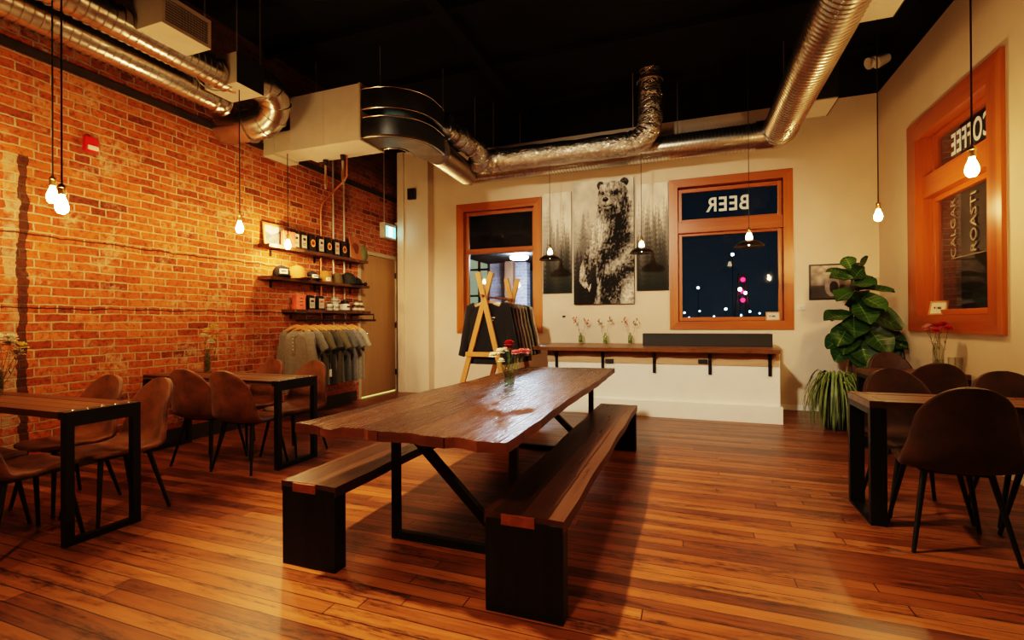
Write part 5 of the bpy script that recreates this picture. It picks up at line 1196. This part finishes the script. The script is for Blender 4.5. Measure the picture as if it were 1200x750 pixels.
def card(w, h):
    return painted(w, h, 40, 24, lambda u, v: np.where(((np.abs(v-.5) < .10) & (np.abs(u-.45) < .27) & (vnoise(u, v, 20, 3, 8, 2) > .42))[..., None], np.array((.05, .05, .05)), np.array((.66, .60, .50))))
framed('small_sign_frame', 'small wood-framed card on the sill of the lettered window', .18, .125, (1.10, YB+.03, 1.242), -PI/2, .15, M['frame_pine'], card, 'small framed cards on the window sills', .014)
framed('small_sign_frame', 'small wood-framed card on the sill of the right-hand window', .21, .15, (2.455, 6.33, 1.293), PI+.35, .2, M['frame_pine'], card, 'small framed cards on the window sills', .016)

# ------------------------------------------------------------------ plants
def leaf(bm, base, d, up, L, W, curl, rn, fiddle=True):
    d = V(d).normalized(); s = d.cross(V(up)).normalized(); nrm = s.cross(d).normalized(); n = 8; rows = []
    for i in range(n+1):
        k = i/n; w = W*(math.sin(PI*min(1, k*.93+.03))**.75)*(.55+.75*k if fiddle else 1)
        if fiddle: w *= 1-.16*math.exp(-((k-.42)/.12)**2)
        c = V(base)+d*L*k-V((0, 0, 1))*curl*L*k*k; wav = .06*W*math.sin(k*9+rn)
        rows.append([bm.verts.new(c+s*w*q+nrm*(abs(q)**1.5*W*.30+wav*q*q)) for q in (-1, -.55, 0, .55, 1)])
    for a, b in zip(rows, rows[1:]):
        for q in range(4):
            f = bm.faces.new((a[q], a[q+1], b[q+1], b[q])); f.material_index = 0
    # pale midrib
    mid = [r[2].co + nrm*.003 for r in rows]
    for i in range(n):
        w0, w1 = s*.006*(1-i/n*.7), s*.006*(1-(i+1)/n*.7)
        bm.faces.new([bm.verts.new(mid[i]-w0), bm.verts.new(mid[i]+w0), bm.verts.new(mid[i+1]+w1), bm.verts.new(mid[i+1]-w1)]).material_index = 1
        if i in (2, 3, 4, 5, 6):
            for q in (0, 4):
                e = rows[min(n, i+1)][q].co.lerp(mid[i+1], .12)+nrm*.003; t_ = d*.003
                bm.faces.new([bm.verts.new(mid[i]-t_), bm.verts.new(mid[i]+t_), bm.verts.new(e+t_*.4), bm.verts.new(e-t_*.4)]).material_index = 1
t = thing('fiddle_leaf_fig', 'tall fiddle-leaf fig with big glossy leaves in a black pot in the back right corner', 'plant', (1.86, 6.88, 0))
bm = B(); lathe(bm, [(0, 0), (.14, 0), (.15, .02), (.19, .42), (.20, .44), (.20, .47), (.185, .47), (.175, .42), (0, .42)], 28); obj('pot', bm, M['pot_black'], t)
bm = B(); lathe(bm, [(0, .43), (.17, .425), (.176, .40)], 20); obj('soil', bm, M['soil'], t)
bm = B(); tr = smooth_path([(-.03, 0, .42), (-.05, -.02, .75), (-.02, -.03, 1.1), (-.05, 0, 1.5), (.0, -.02, 1.85)], 6); tube(bm, tr, [.018-.010*i/len(tr) for i in range(len(tr))], 10); tube(bm, smooth_path([(.05, .02, .42), (.10, .02, .75), (.22, .02, 1.0), (.30, .0, 1.12)], 5), .011, 8); obj('trunk', bm, M['bark'], t)
bm = B(); tube(bm, [(-.10, -.06, .40), (-.10, -.06, 1.05)], .006, 6); obj('support_stake', bm, M['rack_wood'], t)
rl = random.Random(5); bm = B()
LV = [((-.05, -.05, 1.30), (-.75, -.45, .05), (.2, -.6, 1), .38, .13), ((-.04, -.05, 1.42), (-.1, -.5, .42), (0, -1, .5), .36, .17), ((.0, -.05, 1.40), (.8, -.35, -.35), (.1, -.8, .8), .46, .17), ((0, -.02, 1.6), (.9, -.2, .1), (0, -.5, 1), .38, .11), ((-.03, -.03, 1.72), (-.7, -.3, .25), (.3, -.6, .9), .30, .12), ((-.02, -.02, 1.82), (-.25, -.1, .7), (-.2, -1, .2), .26, .09), ((0, -.02, 1.80), (.35, -.1, .95), (.7, -.6, 0), .30, .07), ((0, -.02, 1.75), (.1, -.5, .4), (0, -.9, .6), .28, .11),
      ((-.05, -.05, 1.2), (-.35, -.5, -.75), (-.3, -1, .3), .36, .15), ((-.03, -.08, 1.15), (.2, -.45, -.8), (.1, -1, .2), .40, .17), ((.1, -.03, 1.12), (.6, -.35, -.55), (.2, -.9, .4), .38, .16), ((.22, 0, 1.05), (.85, -.25, .02), (0, -.5, 1), .36, .14), ((.26, 0, 1.05), (.7, -.35, -.6), (.3, -.9, .4), .34, .14), ((.15, -.02, 1.0), (.15, -.5, -.75), (0, -1, .2), .34, .15), ((-.05, -.04, 1.0), (-.5, -.4, -.45), (-.2, -.9, .5), .32, .12), ((.28, .02, 1.1), (.75, .1, .35), (0, -.6, 1), .28, .10), ((0, 0, 1.5), (.2, .8, .1), (0, .3, 1), .34, .14), ((0, 0, 1.3), (-.4, .7, 0), (0, .3, 1), .34, .14), ((.1, .02, 1.1), (.4, .7, -.1), (0, .3, 1), .32, .13), ((-.02, -.04, 1.28), (-.15, -.6, -.35), (0, -1, .6), .34, .15), ((.05, -.03, .95), (-.1, -.4, -.5), (0, -1, .3), .30, .13),
      ((-.04, -.06, 1.22), (-.55, -.55, -.55), (-.3, -1, .4), .36, .14), ((.05, -.08, 1.22), (.45, -.5, -.65), (.2, -1, .3), .40, .16), ((.12, -.05, 1.0), (.55, -.5, -.6), (.2, -1, .4), .36, .15), ((-.02, -.06, .98), (.1, -.6, -.55), (0, -1, .5), .36, .15), ((.0, -.06, 1.55), (.5, -.6, -.3), (.1, -.8, .8), .36, .13), ((-.03, -.04, 1.58), (-.5, -.55, -.1), (-.1, -.8, .8), .34, .13), ((0, -.05, 1.48), (.15, -.7, -.5), (0, -1, .6), .36, .15), ((-.03, -.02, 1.66), (.4, -.6, .1), (0, -.8, .8), .32, .12), ((.2, -.02, 1.08), (.65, -.45, -.25), (.1, -.8, .7), .34, .14), ((-.05, 0, 1.1), (-.75, -.2, -.4), (-.3, -.8, .6), .30, .12), ((.06, 0, 1.3), (.75, .1, -.3), (.2, -.6, .8), .36, .14), ((.25, -.03, .98), (.35, -.5, -.8), (0, -1, .3), .30, .13), ((-.02, 0, 1.78), (-.6, .2, .3), (0, -.4, 1), .30, .11), ((0, 0, 1.7), (.6, .3, .25), (0, -.4, 1), .30, .11)]
for i, (b, d, u, L, W) in enumerate(LV): leaf(bm, b, d, u, L, W, .22, i*1.7)
for vv in bm.verts: vv.co.x = min(vv.co.x, .455); vv.co.y = min(vv.co.y, .72)
obj('foliage', bm, [M['leaf'], M['leaf_vein']], t, angle=75)
t = thing('spider_plant', 'spider plant with thin arching leaves spilling from a tall dark pot beside the corner table', 'plant', (1.555, 6.46, 0))
bm = B(); lathe(bm, [(0, 0), (.10, 0), (.11, .02), (.13, .48), (.135, .52), (.12, .52), (.11, .49), (0, .48)], 24); obj('pot', bm, M['pot_black'], t)
bm = B(); rs_ = random.Random(9)
for k in range(260):
    a = rs_.uniform(0, 2*PI); 
    L = rs_.uniform(.34, .85); rise = rs_.uniform(.04, .22); out = rs_.uniform(.12, .31); b = V((.05*math.cos(a), .05*math.sin(a), .49)); hd_ = V((math.cos(a), math.sin(a), 0)); s = V((-math.sin(a), math.cos(a), 0)); m = 9; prev = None
    for i in range(m+1):
        q = i/m; p = b+hd_*out*math.sin(q*1.7)/.99+V((0, 0, rise*math.sin(min(1, q*2.2)*PI/2)-max(0, q-.25)**1.35*L*1.25)); w = s*(.0095*(1-q)**.6+.001)+V((0, 0, .001))
        if p.z < .02: p.z = .02
        cur = (bm.verts.new(p-w), bm.verts.new(p+w))
        if prev: bm.faces.new((prev[0], prev[1], cur[1], cur[0]))
        prev = cur
obj('foliage', bm, M['spider_leaf'], t, angle=180)
# ------------------------------------------------------------------ light
def aim(o, loc, target): o.location = loc; o.rotation_euler = (V(target)-V(loc)).to_track_quat('-Z', 'Y').to_euler(); return o
def area(name, loc, target, size, power, col):
    l = bpy.data.lights.new(name, 'AREA'); l.shape = 'DISK'; l.size = size; l.energy = power; l.color = col
    o = bpy.data.objects.new(name, l); COL.objects.link(o); return aim(o, loc, target)
def spot(name, loc, target, radius, power, col, cone, blend=.6):
    l = bpy.data.lights.new(name, 'SPOT'); l.shadow_soft_size = radius; l.energy = power; l.color = col; l.spot_size = math.radians(cone); l.spot_blend = blend
    o = bpy.data.objects.new(name, l); COL.objects.link(o); return aim(o, loc, target)
spot('ceiling_track_light', (-2.45, 1.9, 4.45), (-1.0, 2.9, 0), .10, 1100, (1, .68, .36), 60, .8)
spot('front_track_light', (-1.9, -1.6, 4.2), (-1.1, 6.8, 1.0), .20, 1450, (1, .82, .60), 48, .8)
spot('front_floor_light', (-.9, -1.2, 4.3), (-1.35, 1.1, 0), .25, 420, (1, .62, .30), 68, .9)
spot('wall_fill_light', (-2.3, 4.3, 3.1), (-5.0, 6.6, 1.1), .12, 260, (1, .74, .46), 62, .9)  # added fill to brighten door and shelf wall, no fixture hangs here
area('hall_light', (-2.9, 9.7, 2.7), (-3.9, 11, 1.8), .4, 70, (.70, .84, 1))
area('lane_light', (3.6, 6.2, 4.2), (4.8, 9, 1), .6, 18, (1, .85, .6))
area('street_light', (3.4, 9.2, 5.5), (.6, 7.7, 2.4), .5, 22, (.7, .88, 1))
w = bpy.data.worlds.new('night'); sc.world = w; w.use_nodes = True
nt = w.node_tree; bg = nt.nodes['Background']
tc = nt.nodes.new('ShaderNodeTexCoord'); sp = nt.nodes.new('ShaderNodeSeparateXYZ'); rp = nt.nodes.new('ShaderNodeValToRGB')
nt.links.new(tc.outputs['Generated'], sp.inputs[0]); nt.links.new(sp.outputs[2], rp.inputs[0]); nt.links.new(rp.outputs[0], bg.inputs[0])
e = rp.color_ramp.elements; e[0].position = 0; e[0].color = (.014, .030, .042, 1); e[1].position = .35; e[1].color = (.004, .008, .015, 1)
bg.inputs[1].default_value = .5
sc.view_settings.view_transform = 'Filmic'; sc.view_settings.look = 'High Contrast'
sc.view_settings.exposure = .45
try:
    sc.cycles.use_denoising = True; sc.cycles.max_bounces = 8; sc.cycles.transparent_max_bounces = 16
    sc.cycles.sample_clamp_indirect = 6; sc.cycles.caustics_reflective = False; sc.cycles.caustics_refractive = False
except Exception: pass
